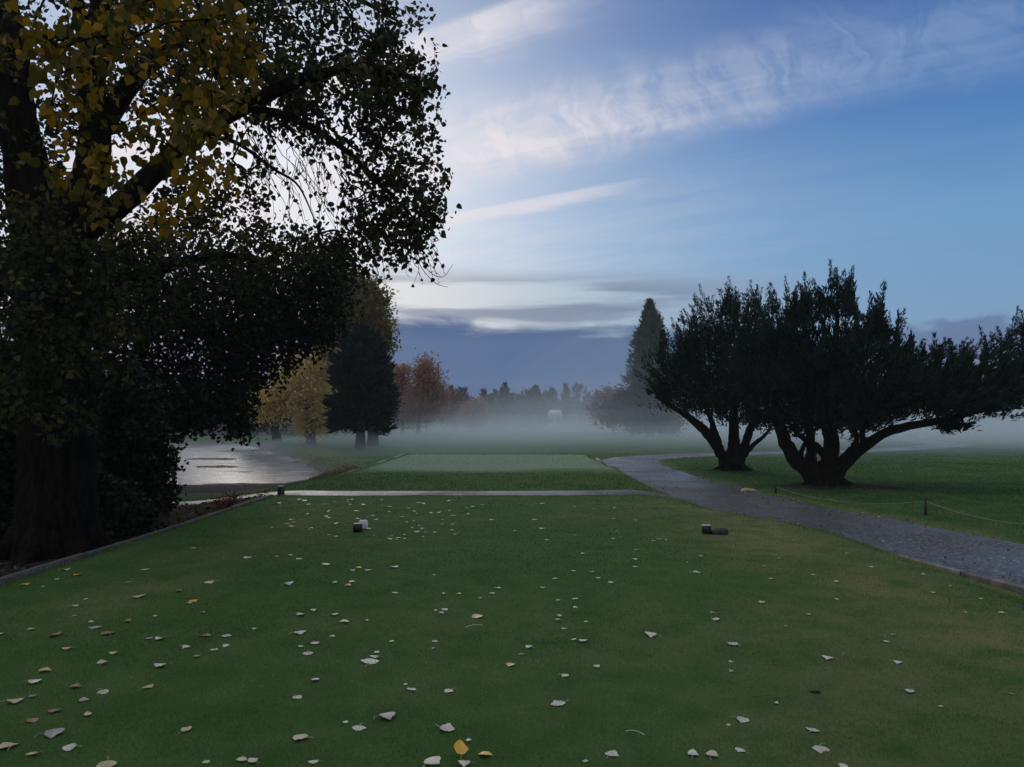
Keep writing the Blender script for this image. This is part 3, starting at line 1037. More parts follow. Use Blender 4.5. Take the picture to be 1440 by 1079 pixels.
    # the close bough of yellow leaves hanging in front
    L2 = [limb([PX(128, 110, D + .3, .10), PX(100, -60, 8.5, .07), PX(120, -160, 6.5, .05), PX(200, -190, 5.0, .03), PX(240, -120, 4.4, .015)], 30, .02, rs),
          limb([PX(120, -160, 6.5, .04), PX(60, -120, 5.4, .025), PX(90, -30, 4.7, .012)], 16, .02, rs)]
    spots = [(85, 70, 60, 55), (150, 60, 40, 50), (95, 125, 45, 30), (170, 30, 60, 40), (265, 75, 45, 45), (320, 60, 55, 45), (285, 130, 45, 40), (235, 165, 45, 30), (215, 215, 40, 34),
             (290, 195, 45, 45), (275, 250, 30, 30), (160, 240, 26, 20), (140, 292, 20, 16), (235, 293, 20, 14), (60, 30, 45, 40), (330, 170, 25, 45), (240, 20, 60, 35), (355, 105, 30, 30), (120, 195, 40, 26), (100, 250, 18, 16)]
    A2 = []
    for px, py, rx, ry in spots:
        Y = rs.uniform(3.7, 4.9)
        A2.append(ellipsoid_pts(P(px, py, Y), (rx * Y / FPX, .22, ry * Y / FPX), max(4, int(rx * ry / 190)), rs))
    A2 = np.concatenate(A2)
    N2, par2, R2, nl2, tips2 = grow(L2, A2, rs, .08, .16)
    g2 = Geo()
    for L in L2:
        g2.tube(L[:, :3], L[:, 3], 8)
    twig_geo(g2, N2, par2, R2, nl2, tips2, .0016, .012, 4)
    bough = g2.build('bough', M_BARK, root, True)
    tag(bough, 'close hanging bough with large yellow leaves')
    ti = rs.randint(0, len(tips2), len(tips2) * 11)
    pos = N2[tips2[ti]] + rs.randn(len(ti), 3) * np.array([.055, .06, .055])
    dirs = rs.randn(len(ti), 3) * .6 + np.array([0, 0, -.8])
    ch = rs.rand(len(tips2))[ti]
    lf = leaf_mesh('yellow_leaves', pos, dirs, rs.uniform(.036, .068, len(ti)), np.clip(ch ** 1.5 * .8 + rs.rand(len(ti)) * .3, 0, 1), M_LEAF_YELLOW, None, rs)
    mw = lf.data
    mw.transform(__import__('mathutils').Matrix.Translation([-c for c in root.location]))
    lf.parent = bough
    return root


cottonwood()


def broad_tree(name, label, px, py, Y, blobs, mat, leaf, n_leaf, seed, trunk_r=.25, bark=None, stems=None, cat='tree', group=None, spread=None, sag=.08, kind='diamond', r0=.006, droop=0.0, gz=None, clump_tint=.6):
    """deciduous tree: blobs are (px,py,rx,ry,count) in photo pixels at the tree's own distance"""
    rs = np.random.RandomState(seed)
    base = P(px, py, Y)
    base[2] = terrain(base[0], base[1]) if gz is None else gz
    root = empty(name, base)
    tag(root, label, cat, group)
    k = Y / FPX
    A = []
    for bx, by, rx, ry, n in blobs:
        A.append(ellipsoid_pts(P(bx, by, Y), (rx * k, max(rx, 8) * k * .85, ry * k), n, rs))
    A = np.concatenate(A)
    A = A[A[:, 2] > base[2] + (.25 if trunk_r > .02 else -.1)]
    A[:, 2] = np.maximum(A[:, 2], base[2] + .04)
    top = A[:, 2].max()
    cx = A.mean(0)
    b = base.copy()
    b[2] -= .08
    if stems is None:
        h = top - base[2]
        stems = [[list(b) + [trunk_r * 1.3], [b[0], b[1], b[2] + h * .08, trunk_r], [b[0] * .7 + cx[0] * .3, b[1], base[2] + h * .35, trunk_r * .75], [cx[0], cx[1], base[2] + h * .6, trunk_r * .45], [cx[0] + .1, cx[1], base[2] + h * .9, trunk_r * .12]]]
    limbs = [limb(s, 22, .03, rs) for s in stems]
    N, par, R, nl, tips = grow(limbs, A, rs, sag, .5 if Y > 40 else .3, .5)
    g = Geo()
    for i, L in enumerate(limbs):
        g.tube(L[:, :3], L[:, 3], 12, True, .03, i)
    twig_geo(g, N, par, R, nl, tips, r0, trunk_r * .35, 3)
    g.build('trunk', bark or M_BARK_FAR, root, True)
    ti = rs.randint(0, len(tips), n_leaf)
    sp = spread if spread is not None else .22
    pos = N[tips[ti]] + rs.randn(n_leaf, 3) * sp
    pos[:, 2] -= droop * rs.rand(n_leaf)
    dirs = rs.randn(n_leaf, 3) + np.array([0, 0, -.4 - droop])
    tint = np.clip(rs.rand(len(tips))[ti] * clump_tint + rs.rand(n_leaf) * (1 - clump_tint), 0, 1)
    ok = pos[:, 2] > base[2] + .02
    leaf_mesh('crown', pos[ok], dirs[ok], leaf * rs.uniform(.6, 1.2, ok.sum()), tint[ok], mat, root, rs, kind)
    return root


# dense dark tree by the pond behind the cottonwood
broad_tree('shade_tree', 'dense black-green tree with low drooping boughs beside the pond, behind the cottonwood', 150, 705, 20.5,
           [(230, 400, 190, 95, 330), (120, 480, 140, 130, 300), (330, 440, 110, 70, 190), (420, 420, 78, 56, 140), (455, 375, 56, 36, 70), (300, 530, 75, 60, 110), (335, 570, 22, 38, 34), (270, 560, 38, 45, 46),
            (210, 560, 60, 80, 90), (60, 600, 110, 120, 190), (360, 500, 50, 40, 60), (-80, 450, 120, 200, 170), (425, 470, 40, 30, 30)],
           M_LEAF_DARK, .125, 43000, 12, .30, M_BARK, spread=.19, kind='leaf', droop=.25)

# shrubs under it
for i, (nm, lb, px, py, Y, bl, n, sd) in enumerate([
    ('broadleaf_shrub', 'tall dark leafy shrub whose ragged right side stands against the pale pond', 175, 745, 15.0,
     [(175, 600, 60, 90, 120), (200, 660, 42, 62, 90), (140, 680, 70, 60, 90), (185, 720, 42, 30, 50), (222, 690, 16, 24, 22), (120, 560, 60, 80, 60)], 20000, 31),
    ('broadleaf_shrub', 'dark shrub at the left edge of the photo beside the thick cottonwood trunk', 8, 775, 11.8,
     [(-10, 660, 55, 110, 110), (20, 560, 40, 80, 60), (-60, 720, 60, 60, 60), (15, 740, 30, 30, 30)], 11000, 32),
    ('broadleaf_shrub', 'low dark straggling shrub behind the right foot of the cottonwood trunk', 150, 760, 12.6,
     [(150, 715, 40, 34, 60), (185, 735, 30, 20, 34), (115, 700, 30, 50, 40)], 5200, 33)]):
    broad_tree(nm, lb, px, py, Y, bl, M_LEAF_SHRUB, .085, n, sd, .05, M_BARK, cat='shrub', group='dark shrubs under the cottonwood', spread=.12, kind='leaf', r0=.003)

broad_tree('dry_shrub', 'small dry reddish-brown shrub at the far end of the planting bed', 322, 722, 15.4, [(328, 702, 13, 9, 36), (312, 708, 12, 7, 24)], M_WINE, .05, 700, 41, .012, M_BARK, cat='shrub', spread=.07, r0=.003)

# trees round the far bank
broad_tree('yellow_tree', 'pale gold autumn tree hanging over the far right end of the pond', 437, 616, 62,
           [(425, 545, 42, 42, 150), (450, 510, 24, 26, 60), (385, 568, 28, 18, 60), (365, 562, 16, 14, 26), (440, 590, 24, 18, 60), (410, 500, 18, 12, 16), (352, 575, 10, 10, 10), (392, 530, 14, 12, 14), (462, 488, 12, 14, 12)], M_GOLD, .28, 13000, 51, .38, spread=.5)
broad_tree('dark_tree', 'dark round-headed tree with trunk left of the pale gold tree on the pond bank', 389, 615, 70, [(380, 575, 32, 24, 60), (350, 590, 22, 16, 30)], M_LEAF_DARK, .32, 3600, 52, .40, spread=.45)


for i, (px, Y, bl, lb) in enumerate([
        (205, 92, [(205, 560, 34, 38, 60), (190, 590, 30, 18, 30)], 'dark tree on the far pond bank farthest left, mostly hidden by the shrubs'),
        (258, 94, [(258, 565, 34, 34, 60), (265, 592, 30, 16, 30)], 'dark tree on the far pond bank, second from the left'),
        (308, 96, [(308, 555, 32, 42, 60), (300, 592, 30, 16, 30)], 'taller dark tree on the far pond bank behind the low drooping boughs'),
        (350, 100, [(350, 570, 26, 30, 50), (345, 594, 24, 14, 24)], 'dark tree on the far pond bank just right of the low drooping boughs')]):
    broad_tree('bank_tree', lb, px, 612, Y, bl, M_LEAF_DARK, .42, 3000, 55 + i, .24, group='dark trees on the far pond bank', spread=.6)


def conifer(name, label, px, py, Y, w_px, top_py, base_py, mat, n, seed, trunk_r=.2, size=.5, shape=1.0, round_base=.15, group=None, ragged=.16, flat=.0, h_detail=False):
    """dense conifer: whorled sprays filling an envelope, top_py/base_py are crown limits in photo pixels"""
    rs = np.random.RandomState(seed)
    base = P(px, py, Y)
    base[2] = terrain(base[0], base[1])
    root = empty(name, base)
    tag(root, label, 'tree', group)
    k = Y / FPX
    z0 = P(px, base_py, Y)[2]
    z1 = P(px, top_py, Y)[2]
    half = w_px * k / 2
    g = Geo()
    g.tube(spline([(base[0], base[1], base[2] - .15), (base[0], base[1], base[2] + .6), (base[0] + .05, base[1], (z0 + z1) / 2), (base[0], base[1], z1 - .1)], 12), np.linspace(trunk_r * 1.2, .02, 12), 12, True, .03, seed)
    # boughs
    nb = 300 if h_detail else 160
    bt = rs.rand(nb) ** .85
    th = rs.rand(nb) * 2 * math.pi

    def prof(t):
        return np.where(t < round_base, .70 + .30 * np.sin(np.clip(t / round_base, 0, 1) * math.pi / 2), (1 - np.clip((t - round_base) / (1 - round_base), 0, 1)) ** shape) * (1 - flat) + flat * np.clip((1 - t) * 9, 0, 1)
    lob = 1 + ragged * np.sin(th * 3 + bt * 17) * .5 + ragged * rs.randn(nb) * .6
    rr = half * prof(bt) * lob
    for i in range(0, nb, 2):
        z = z0 + bt[i] * (z1 - z0)
        p = np.array([base[0], base[1], z])
        e = p + np.array([math.cos(th[i]) * rr[i], math.sin(th[i]) * rr[i], .08 * rr[i]])
        g.tube([p, (p + e) / 2 + np.array([0, 0, -.04 * rr[i]]), e], [trunk_r * .18, trunk_r * .1, .015], 4, False)
    g.build('trunk', M_BARK_FAR, root, True)
    bi = rs.randint(0, nb, n)
    f = rs.rand(n) ** .55
    tt = np.clip(bt[bi] + rs.randn(n) * .022, 0, 1)
    r = rr[bi] * f
    a = th[bi] + rs.randn(n) * .16 * (1 - .5 * f)
    pos = np.stack([base[0] + np.cos(a) * r, base[1] + np.sin(a) * r, z0 + tt * (z1 - z0) - .04 * r], 1) + rs.randn(n, 3) * size * .22 * (1.1 - tt)[:, None]
    dirs = np.stack([np.cos(a), np.sin(a), .25 + .9 * tt + 2.5 * np.clip(tt - .8, 0, 1)], 1) + rs.randn(n, 3) * .35
    tint = np.clip(rs.rand(nb)[bi] * .5 + rs.rand(n) * .5, 0, 1)
    leaf_mesh('crown', pos, dirs, size * rs.uniform(.5, 1.2, n) * (1.1 - .55 * tt), tint, mat, root, rs, 'spray')
    return root


conifer('conifer_tree', 'broad blue-black conifer with short bare trunk standing left of the far tee', 507, 630, 55, 82, 462, 603, M_CONIFER, 17000, 61, .42, .75, .55, .12, flat=.5, ragged=.22)
broad_tree('olive_tree', 'tall olive and yellow tree rising above the broad blue-black conifer', 524, 613, 60,
           [(508, 450, 36, 40, 120), (525, 430, 22, 28, 60), (490, 420, 30, 34, 70), (535, 475, 16, 26, 40), (470, 460, 26, 40, 60), (512, 403, 14, 12, 16), (480, 395, 16, 16, 20)], M_OLIVE, .30, 15000, 62, .40, spread=.42)
for i, (px, py, Y, lb) in enumerate([(459, 613, 88, 'thin-trunked dark tree just right of the pale gold tree'), (471, 612, 92, 'thin dark tree second to the right of the pale gold tree'),
                                      (487, 612, 90, 'thin dark tree half hidden by the left of the broad conifer'), (543, 611, 96, 'thin dark tree in mist just right of the broad conifer trunk')]):
    broad_tree('slender_tree', lb, px, py, Y, [(px, 570, 14, 26, 30), (px + (-1) ** i * 4, 540, 12, 20, 20), (px, 595, 12, 6, 8)], M_LEAF_DARK, .42, 2200, 70 + i, .22, group='thin dark trees behind the conifer', spread=.5)

# rust coloured trees in the mist
broad_tree('rusty_tree', 'larger rust-brown autumn tree in mist right of the broad conifer', 588, 610, 100, [(602, 545, 24, 32, 130), (600, 520, 16, 14, 40), (590, 575, 26, 24, 90), (615, 560, 14, 26, 50)], M_RUST, .36, 9000, 81, .26, spread=.55, clump_tint=.4)
broad_tree('rusty_tree', 'smaller reddish tree tucked against the right side of the broad conifer', 566, 610, 104, [(566, 545, 14, 28, 60), (570, 575, 16, 24, 60), (562, 525, 9, 10, 18)], M_RUST, .36, 5000, 82, .2, spread=.5, clump_tint=.3)
broad_tree('rusty_tree', 'small orange tree far off in the mist in the middle of the fairway', 668, 607, 128, [(668, 580, 15, 18, 70), (662, 588, 16, 12, 40)], M_RUST, .45, 3600, 83, .15, spread=.5, clump_tint=.3)
broad_tree('brown_tree', 'dull brown tree far off in mist left of the small orange tree', 641, 607, 135, [(642, 570, 17, 24, 70), (636, 585, 15, 14, 40)], M_WINE, .5, 3600, 84, .18, spread=.6)
# dark far trees
for i, (px, Y, w_, tp, bs, lb) in enumerate([(710, 150, 26, 541, 600, 'dark far conifer in the mist, left one of a pair'), (753, 155, 34, 544, 600, 'dark far conifer in the mist, right one of a pair, wider'),
                                               (690, 165, 20, 556, 598, 'small faint conifer left of the far dark pair'), (735, 170, 18, 560, 600, 'small faint conifer between the far dark pair'),
                                               (828, 175, 26, 556, 600, 'faint bushy conifer in mist right of the far white house')]):
    conifer('far_conifer', lb, px, 607, Y, w_, tp, bs, M_CONIFER, 2600, 90 + i, .22, 1.1, .7, .2, 'conifers far off in the mist', ragged=.2)

# right of the path, in the mist
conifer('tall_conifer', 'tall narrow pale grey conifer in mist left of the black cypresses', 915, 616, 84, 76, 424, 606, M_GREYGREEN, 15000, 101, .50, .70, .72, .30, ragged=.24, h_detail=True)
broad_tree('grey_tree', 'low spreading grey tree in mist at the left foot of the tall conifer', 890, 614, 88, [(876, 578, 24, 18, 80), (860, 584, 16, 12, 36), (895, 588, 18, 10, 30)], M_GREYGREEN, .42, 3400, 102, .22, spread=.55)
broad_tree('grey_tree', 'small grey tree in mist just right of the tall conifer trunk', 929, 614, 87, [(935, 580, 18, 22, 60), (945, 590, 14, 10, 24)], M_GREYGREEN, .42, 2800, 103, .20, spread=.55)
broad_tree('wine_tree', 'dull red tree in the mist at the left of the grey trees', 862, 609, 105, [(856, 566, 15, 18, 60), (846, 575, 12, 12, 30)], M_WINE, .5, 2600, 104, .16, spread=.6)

# ---- the two black cypresses
def to_px(p):
    v = p - np.array([0, 0, CAM_Z])
    f = v[:, 1] * CP + v[:, 2] * SP
    u = -v[:, 1] * SP + v[:, 2] * CP
    return 720 + FPX * v[:, 0] / f, 539.5 - FPX * u / f


def cut_notches(p, notches, grow_=0.0):
    # open clefts between the upright boughs
    x, y = to_px(p)
    keep = np.ones(len(p), bool)
    for nx, yb, w_ in notches:
        t = np.clip((yb - y) / 60.0, 0, 1)
        keep &= ~((y < yb) & (np.abs(x - nx) < (w_ + grow_) * t ** .6))
    return p[keep]


def cypress(label, px, py, Y, stems, blobs, plumes, seed, depth_r, n_per=105, notches=(), low=None):
    rs = np.random.RandomState(seed)
    base = P(px, py, Y)
    base[2] = terrain(base[0], base[1])
    root = empty('cypress_tree', base)
    tag(root, label, 'tree', 'black cypresses beside the cart path')
    k = Y / FPX
    limbs = []
    for s in stems:
        rows = []
        for q in s:
            p = P(q[0], q[1], Y + (q[3] if len(q) > 3 else 0))
            rows.append([p[0], p[1], p[2], q[2] * k * .74])
        limbs.append(limb(rows, 26, .10, rs))
    A, W = [], []
    for bx, by, rx, ry, n in blobs:
        R_ = np.array([rx * k, depth_r * min(1, rx / 70 + .25), ry * .82 * k])
        nc = max(3, int(n * .8 / 6))
        cc = ellipsoid_pts(P(bx, by + ry * .14, Y), R_, nc, rs, .35)
        spread_ = np.minimum(np.array([.34, .34, .15]) * k / .0206, R_ * .6)
        A.append(np.repeat(cc, 6, 0) + rs.randn(nc * 6, 3) * spread_)
        W.append(np.repeat(cc, 75, 0) + rs.randn(nc * 75, 3) * spread_ * .9)
        W.append(ellipsoid_pts(P(bx, by + ry * .2, Y), R_ * .7, n * 5, rs))
    A = cut_notches(np.concatenate(A), notches, 4)
    ctr = P(px, low or 610, Y)
    up = np.zeros((len(A), 3))
    d = A - ctr
    d /= np.linalg.norm(d, axis=1, keepdims=True)
    up = d * .75 + np.array([0, 0, .62]) + rs.randn(len(A), 3) * .42
    L = rs.uniform(.35, .95, len(A)) * k / .0206 * (.75 + .25 * np.clip(d[:, 2], 0, 1))
    # named spires on the outline
    PA, PD, PL = [], [], []
    for q in plumes:
        x0, y0, x1, y1 = q[:4]
        yy = Y + rs.uniform(-.5, .5) * depth_r
        a, b = P(x0, y0, yy), P(x1, y1 - 3, yy)
        ln = np.linalg.norm(b - a)
        for q_ in range(4):
            f_ = (1.0, .72, .66, .5)[q_]
            off = rs.randn(3) * np.array([.09, .12, .05]) * ln * (q_ > 0)
            PA.append(a + off)
            PD.append((b - a) / ln + rs.randn(3) * .22 * (q_ > 0))
            PL.append(ln * f_ * 1.05)
    A2 = np.concatenate([A, np.array(PA)])
    D2 = np.concatenate([up, np.array(PD)])
    L2 = np.concatenate([L, np.array(PL)])
    D2 /= np.linalg.norm(D2, axis=1, keepdims=True)
    N, par, R, nl, tips = grow(limbs, A, rs, -.05, .3, .4)
    g = Geo()
    for i, Lb in enumerate(limbs):
        g.tube(Lb[:, :3], Lb[:, 3], 18, True, .11, i + seed)
    for a in np.linspace(0, 2 * math.pi, 8, endpoint=False):
        q = [(base[0] + math.cos(a) * dd, base[1] + math.sin(a) * dd * .8, base[2] + h) for dd, h in ((.15, .35), (.33, .14), (.55, .02), (.8, -.06))]
        g.tube(q, [.16, .13, .09, .04], 7, True, .06, int(a * 7))
    twig_geo(g, N, par, R, nl, tips, .006, .07, 4)
    g.build('trunk', M_BARK_RED, root, True)
    # plume = tapering flame of small sprays round its axis
    m = np.maximum((n_per * (L2 / .6)).astype(int), 20)
    idx = np.repeat(np.arange(len(A2)), m)
    n = len(idx)
    t = rs.rand(n) ** .9
    ax = D2[idx]
    r = rs.randn(n, 3)
    rad = r - np.sum(r * ax, 1)[:, None] * ax
    rad /= np.maximum(np.linalg.norm(rad, axis=1, keepdims=True), 1e-9)
    prof = (.125 * (1 - t) ** .85 * np.minimum(1, .5 + 3 * t) + .006) * np.minimum(L2[idx], .9) * 1.1
    # little side plumes give the jagged edge
    lob = 1 + .40 * np.sin(t * 21 + idx * 1.7 + 3 * np.arctan2(rad[:, 0], rad[:, 2]))
    pos = A2[idx] + ax * ((t - .12) * L2[idx])[:, None] + rad * (prof * lob * rs.rand(n) ** .5)[:, None]
    dirs = ax * 1.1 + rad * .7 + rs.randn(n, 3) * .24
    size = rs.uniform(.055, .125, n) * (k / .0206) ** .6 * (1.15 - .45 * t)
    tint = np.clip(rs.rand(len(A2))[idx] * .4 + rs.rand(n) * .35 + .2 * t, 0, 1)
    W = cut_notches(np.concatenate(W), notches, 2)
    wd = W - ctr
    wd /= np.linalg.norm(wd, axis=1, keepdims=True)
    wd = wd + np.array([0, 0, .6]) + rs.randn(len(W), 3) * .5
    pos = np.concatenate([pos, W])
    dirs = np.concatenate([dirs, wd])
    size = np.concatenate([size, rs.uniform(.12, .24, len(W))])
    tint = np.concatenate([tint, rs.rand(len(W)) * .55])
    leaf_mesh('crown', pos, dirs, size, tint, M_CYPRESS, root, rs, 'spray')
    return root


cypress('larger black windswept cypress with a long low bough reaching right over the lawn', 1163, 685, 22.2,
        [[(1160, 700, 40), (1160, 680, 30), (1166, 655, 19), (1168, 620, 15), (1166, 580, 13), (1172, 520, 9), (1178, 440, 3)],
         [(1160, 688, 24), (1140, 665, 18), (1115, 640, 13.5), (1101, 612, 11.5), (1093, 580, 9, .3), (1085, 520, 6, .6), (1085, 450, 3, .8)],
         [(1142, 668, 12), (1141, 640, 8.5), (1138, 605, 7.5), (1132, 560, 5)],
         [(1172, 668, 18), (1192, 645, 12), (1222, 622, 9.5, -.3), (1262, 603, 7.5, -.5), (1310, 594, 6, -.6), (1350, 585, 5, -.6), (1400, 570, 3.5, -.5), (1440, 545, 2)],
         [(1166, 648, 9), (1148, 628, 7, .3), (1128, 615, 5, .5), (1112, 600, 4, .6)],
         [(1180, 652, 9), (1200, 628, 6, .6), (1205, 612, 5, .8), (1196, 595, 5, 1.0), (1215, 540, 4, 1.2)],
         [(1215, 627, 7, -.2), (1213, 605, 5, -.2), (1225, 575, 4), (1250, 520, 2.5)],
         [(1124, 650, 6), (1128, 632, 4), (1136, 618, 3), (1150, 600, 3, .4)],
         [(1166, 610, 9), (1190, 570, 7, 1.0), (1240, 520, 4, 1.6), (1290, 500, 2, 1.8)]],
        [(1095, 505, 62, 85, 150), (1165, 490, 85, 88, 260), (1235, 515, 82, 72, 200), (1185, 565, 110, 34, 130), (1300, 530, 70, 48, 150), (1365, 530, 62, 42, 120), (1400, 548, 52, 28, 80),
         (1425, 500, 30, 26, 40), (1440, 530, 30, 30, 36), (1275, 575, 60, 22, 60), (1180, 425, 30, 34, 44), (1235, 450, 22, 30, 30), (1120, 440, 26, 30, 36), (1465, 510, 40, 50, 50), (1340, 603, 12, 6, 6), (1125, 598, 26, 10, 16), (1180, 588, 90, 17, 90), (1110, 580, 36, 24, 40), (1345, 566, 50, 12, 40), (1400, 570, 40, 12, 30)],
        [(1112, 445, 1103, 388), (1135, 430, 1131, 382), (1178, 425, 1166, 378), (1180, 425, 1184, 384), (1190, 430, 1199, 385), (1195, 440, 1203, 402), (1225, 450, 1224, 410), (1238, 455, 1239, 420), (1210, 450, 1201, 430),
         (1262, 480, 1263, 455), (1280, 495, 1281, 472), (1320, 505, 1312, 470), (1300, 505, 1296, 480), (1340, 505, 1335, 477), (1352, 505, 1354, 480), (1390, 500, 1377, 458), (1410, 490, 1402, 460), (1428, 480, 1432, 430), (1440, 470, 1436, 436),
         (1090, 440, 1084, 398), (1150, 430, 1146, 398), (1120, 440, 1116, 412), (1250, 470, 1251, 440), (1365, 505, 1361, 482), (1420, 490, 1417, 462)],
        201, 2.1, notches=[(1119, 445, 9), (1152, 428, 9), (1214, 470, 11), (1252, 492, 8), (1289, 508, 9), (1325, 520, 8), (1371, 520, 9), (1415, 500, 6), (1100, 430, 6), (1192, 400, 5), (1232, 425, 4), (1270, 490, 5), (1345, 508, 5), (1305, 500, 4)])
cypress('smaller black cypress further along the path with leaning forked stems', 1030, 662, 28.6,
        [[(1028, 672, 24), (1030, 655, 19), (1033, 630, 12), (1031, 600, 9), (1035, 540, 6), (1040, 460, 2)],
         [(1024, 660, 13), (1010, 632, 9), (990, 605, 7.5), (968, 587, 6), (945, 572, 4), (922, 558, 2.5)],
         [(1036, 655, 12), (1046, 630, 8.5), (1055, 605, 6.5), (1062, 580, 5), (1072, 520, 3)],
         [(1046, 640, 6), (1060, 625, 4), (1074, 614, 3.2), (1085, 600, 2.5)],
         [(1016, 640, 7), (1010, 618, 5, .5), (1002, 597, 5, .8), (990, 560, 4, 1.0), (980, 480, 2, 1.2)],
         [(1005, 625, 4), (1000, 605, 3), (1003, 590, 3)]],
        [(994, 505, 54, 66, 180), (1040, 495, 62, 80, 220), (1075, 520, 40, 70, 110), (957, 540, 24, 30, 54), (1010, 565, 70, 26, 110), (972, 470, 22, 32, 44), (1025, 435, 26, 26, 36), (1060, 440, 26, 32, 40), (936, 552, 8, 10, 12), (962, 500, 12, 22, 22), (1060, 590, 30, 12, 24)],
        [(955, 470, 943, 448), (965, 455, 957, 440), (985, 440, 974, 416), (998, 440, 993, 420), (1022, 430, 1021, 398), (1035, 435, 1034, 404), (1055, 430, 1056, 394), (1066, 430, 1064, 402), (1075, 440, 1082, 398), (930, 500, 929, 470), (945, 490, 936, 462), (1010, 445, 1008, 424), (920, 545, 908, 530), (915, 555, 907, 548)],
        202, 2.2, 60, notches=[(1008, 462, 9), (1045, 450, 8), (1075, 455, 7), (1094, 470, 9), (964, 490, 9), (984, 450, 6), (945, 520, 7), (1030, 425, 4)])

# ------------------------------------------------------------------ far wood
def far_wood():
    rs = np.random.RandomState(300)
    V, F, T = [], [], []
    pos, dirs, size, tint = [], [], [], []
    n = 300
    for i in range(n):
        y = rs.uniform(185, 270)
        x = rs.uniform(-130, 150) * y / 230
        z = float(terrain(x, y))
        pxx = 720 + x / y * FPX
        con = rs.rand() < .62
        h = rs.uniform(6.5, 10.5) if con else rs.uniform(5, 8.5)
        if 770 < pxx < 815:
            h += 2.0
        r = h * (.17 if con else .36)
        m = 150
        t = rs.rand(m) ** .8
        a = rs.rand(m) * 6.283
        rad = r * ((1 - t) if con else np.sin(np.clip(t * .9 + .1, 0, 1) * math.pi) ** .6) * rs.rand(m) ** .4
        p = np.stack([x + np.cos(a) * rad, y + np.sin(a) * rad, z + h * (.08 + .92 * t)], 1)
        pos.append(p)
        dirs.append(np.stack([np.cos(a), np.sin(a), .5 + t], 1) + rs.randn(m, 3) * .4)
        size.append(rs.uniform(.8, 1.7, m) * (1 if con else 1.1))
        tint.append(np.clip((0.15 if con else rs.uniform(.3, 1.0)) + rs.randn(m) * .12, 0, 1))
    pos = np.concatenate(pos)
    m = leaf_mat('far_wood_leaves', [(0.0, (0.012, 0.022, 0.020)), (0.3, (0.028, 0.038, 0.028)), (0.7, (0.10, 0.055, 0.035)), (1.0, (0.15, 0.08, 0.045))], .2)
    o = leaf_mesh('far_wood', pos, np.concatenate(dirs), np.concatenate(size), np.concatenate(tint), m, None, rs, 'spray')
    tag(o, 'long low strip of dark far woodland on the horizon beyond the mist', 'woodland', kind='stuff')


far_wood()


# ------------------------------------------------------------------ small buildings and fence beyond the pond
M_WALL_GREY = noise_mat('weathered_wall', (0.06, 0.06, 0.062), (0.10, 0.10, 0.10), 1.2, .8, .2, stretch=(6, 6, .3))
M_ROOF_PALE = noise_mat('pale_roof', (0.42, 0.43, 0.45), (0.55, 0.56, 0.58), 2.0, .5, .4)
M_WHITE = noise_mat('white_paint', (0.70, 0.71, 0.72), (0.82, 0.82, 0.82), 3.0, .5, .4)
M_PICKET = noise_mat('fence_wood', (0.20, 0.20, 0.21), (0.34, 0.34, 0.34), 3.0, .8, .2)
M_GLASS_DARK = noise_mat('dark_window', (0.02, 0.022, 0.025), (0.03, 0.03, 0.035), 2.0, .15, .5)


def shed():
    p = P(357, 612, 96)
    z = float(terrain(p[0], p[1]))
    root = empty('shed', (p[0], p[1], z))
    tag(root, 'long low dark shed with pale roof edge under the trees beyond the pond', 'shed')
    g = Geo()
    g.box((p[0], p[1], z + 1.1), (10.5, 4, 2.3))
    g.build('wall', M_WALL_GREY, root)
    g = Geo()
    zt = z + 2.26
    x0, x1 = p[0] - 5.6, p[0] + 5.6
    y0, y1 = p[1] - 2.4, p[1] + 2.4
    v = [(x0, y0, zt), (x1, y0, zt), (x1, y1, zt), (x0, y1, zt), (x0, p[1], zt + .9), (x1, p[1], zt + .9), (x0, y0, zt + .12), (x1, y0, zt + .12), (x1, y1, zt + .12), (x0, y1, zt + .12)]
    g.add(v, [[3, 2, 1, 0], [6, 7, 5, 4], [8, 9, 4, 5], [0, 1, 7, 6], [2, 3, 9, 8]], [[6, 4, 9], [7, 8, 5]])
    g.add([v[0], v[6], v[9], v[3], v[1], v[2], v[8], v[7]], [[0, 1, 2, 3], [4, 5, 6, 7]])
    g.build('roof', M_ROOF_PALE, root)
    g = Geo()
    g.box((p[0] + 1.8, p[1] - 2.03, z + 1.0), (1.0, .06, 2.0))
    g.build('door', M_PICKET, root)


shed()


def picket_fence():
    a = P(394, 613, 94)
    b = P(556, 611, 110)
    root = empty('picket_fence', (a[0], a[1], float(terrain(a[0], a[1]))))
    tag(root, 'pale upright paling fence seen between tree trunks beyond the pond', 'fence')
    L = np.linalg.norm((b - a)[:2])
    d = (b - a)[:2] / L
    rz = math.atan2(d[1], d[0])
    pal, posts, rails = Geo(), [], Geo()
    n = int(L / .28)
    for i in range(n):
        q = a[:2] + d * (i * .28)
        z = float(terrain(q[0], q[1]))
        pal.box((q[0], q[1], z + .72), (.12, .03, 1.35 + .05 * math.sin(i * 3.7)), rz)
    pal.build('paling', M_PICKET, root)
    for h in (.4, 1.05):
        p0 = a[:2] + d * .0
        zz = [float(terrain(*(a[:2] + d * t))) + h for t in np.linspace(0, L, 8)]
        pts = [(a[0] + d[0] * t - d[1] * -.05, a[1] + d[1] * t + d[0] * .05, z) for t, z in zip(np.linspace(0, L, 8), zz)]
        g = Geo()
        g.tube(pts, .045, 4)
        g.build('rail', M_PICKET, root)
    for t in np.arange(0, L, 2.8):
        q = a[:2] + d * t + np.array([-d[1], d[0]]) * .12
        z = float(terrain(q[0], q[1]))
        g = Geo()
        g.box((q[0], q[1], z + .75), (.12, .12, 1.6), rz, .01)
        g.build('post', M_PICKET, root)


picket_fence()


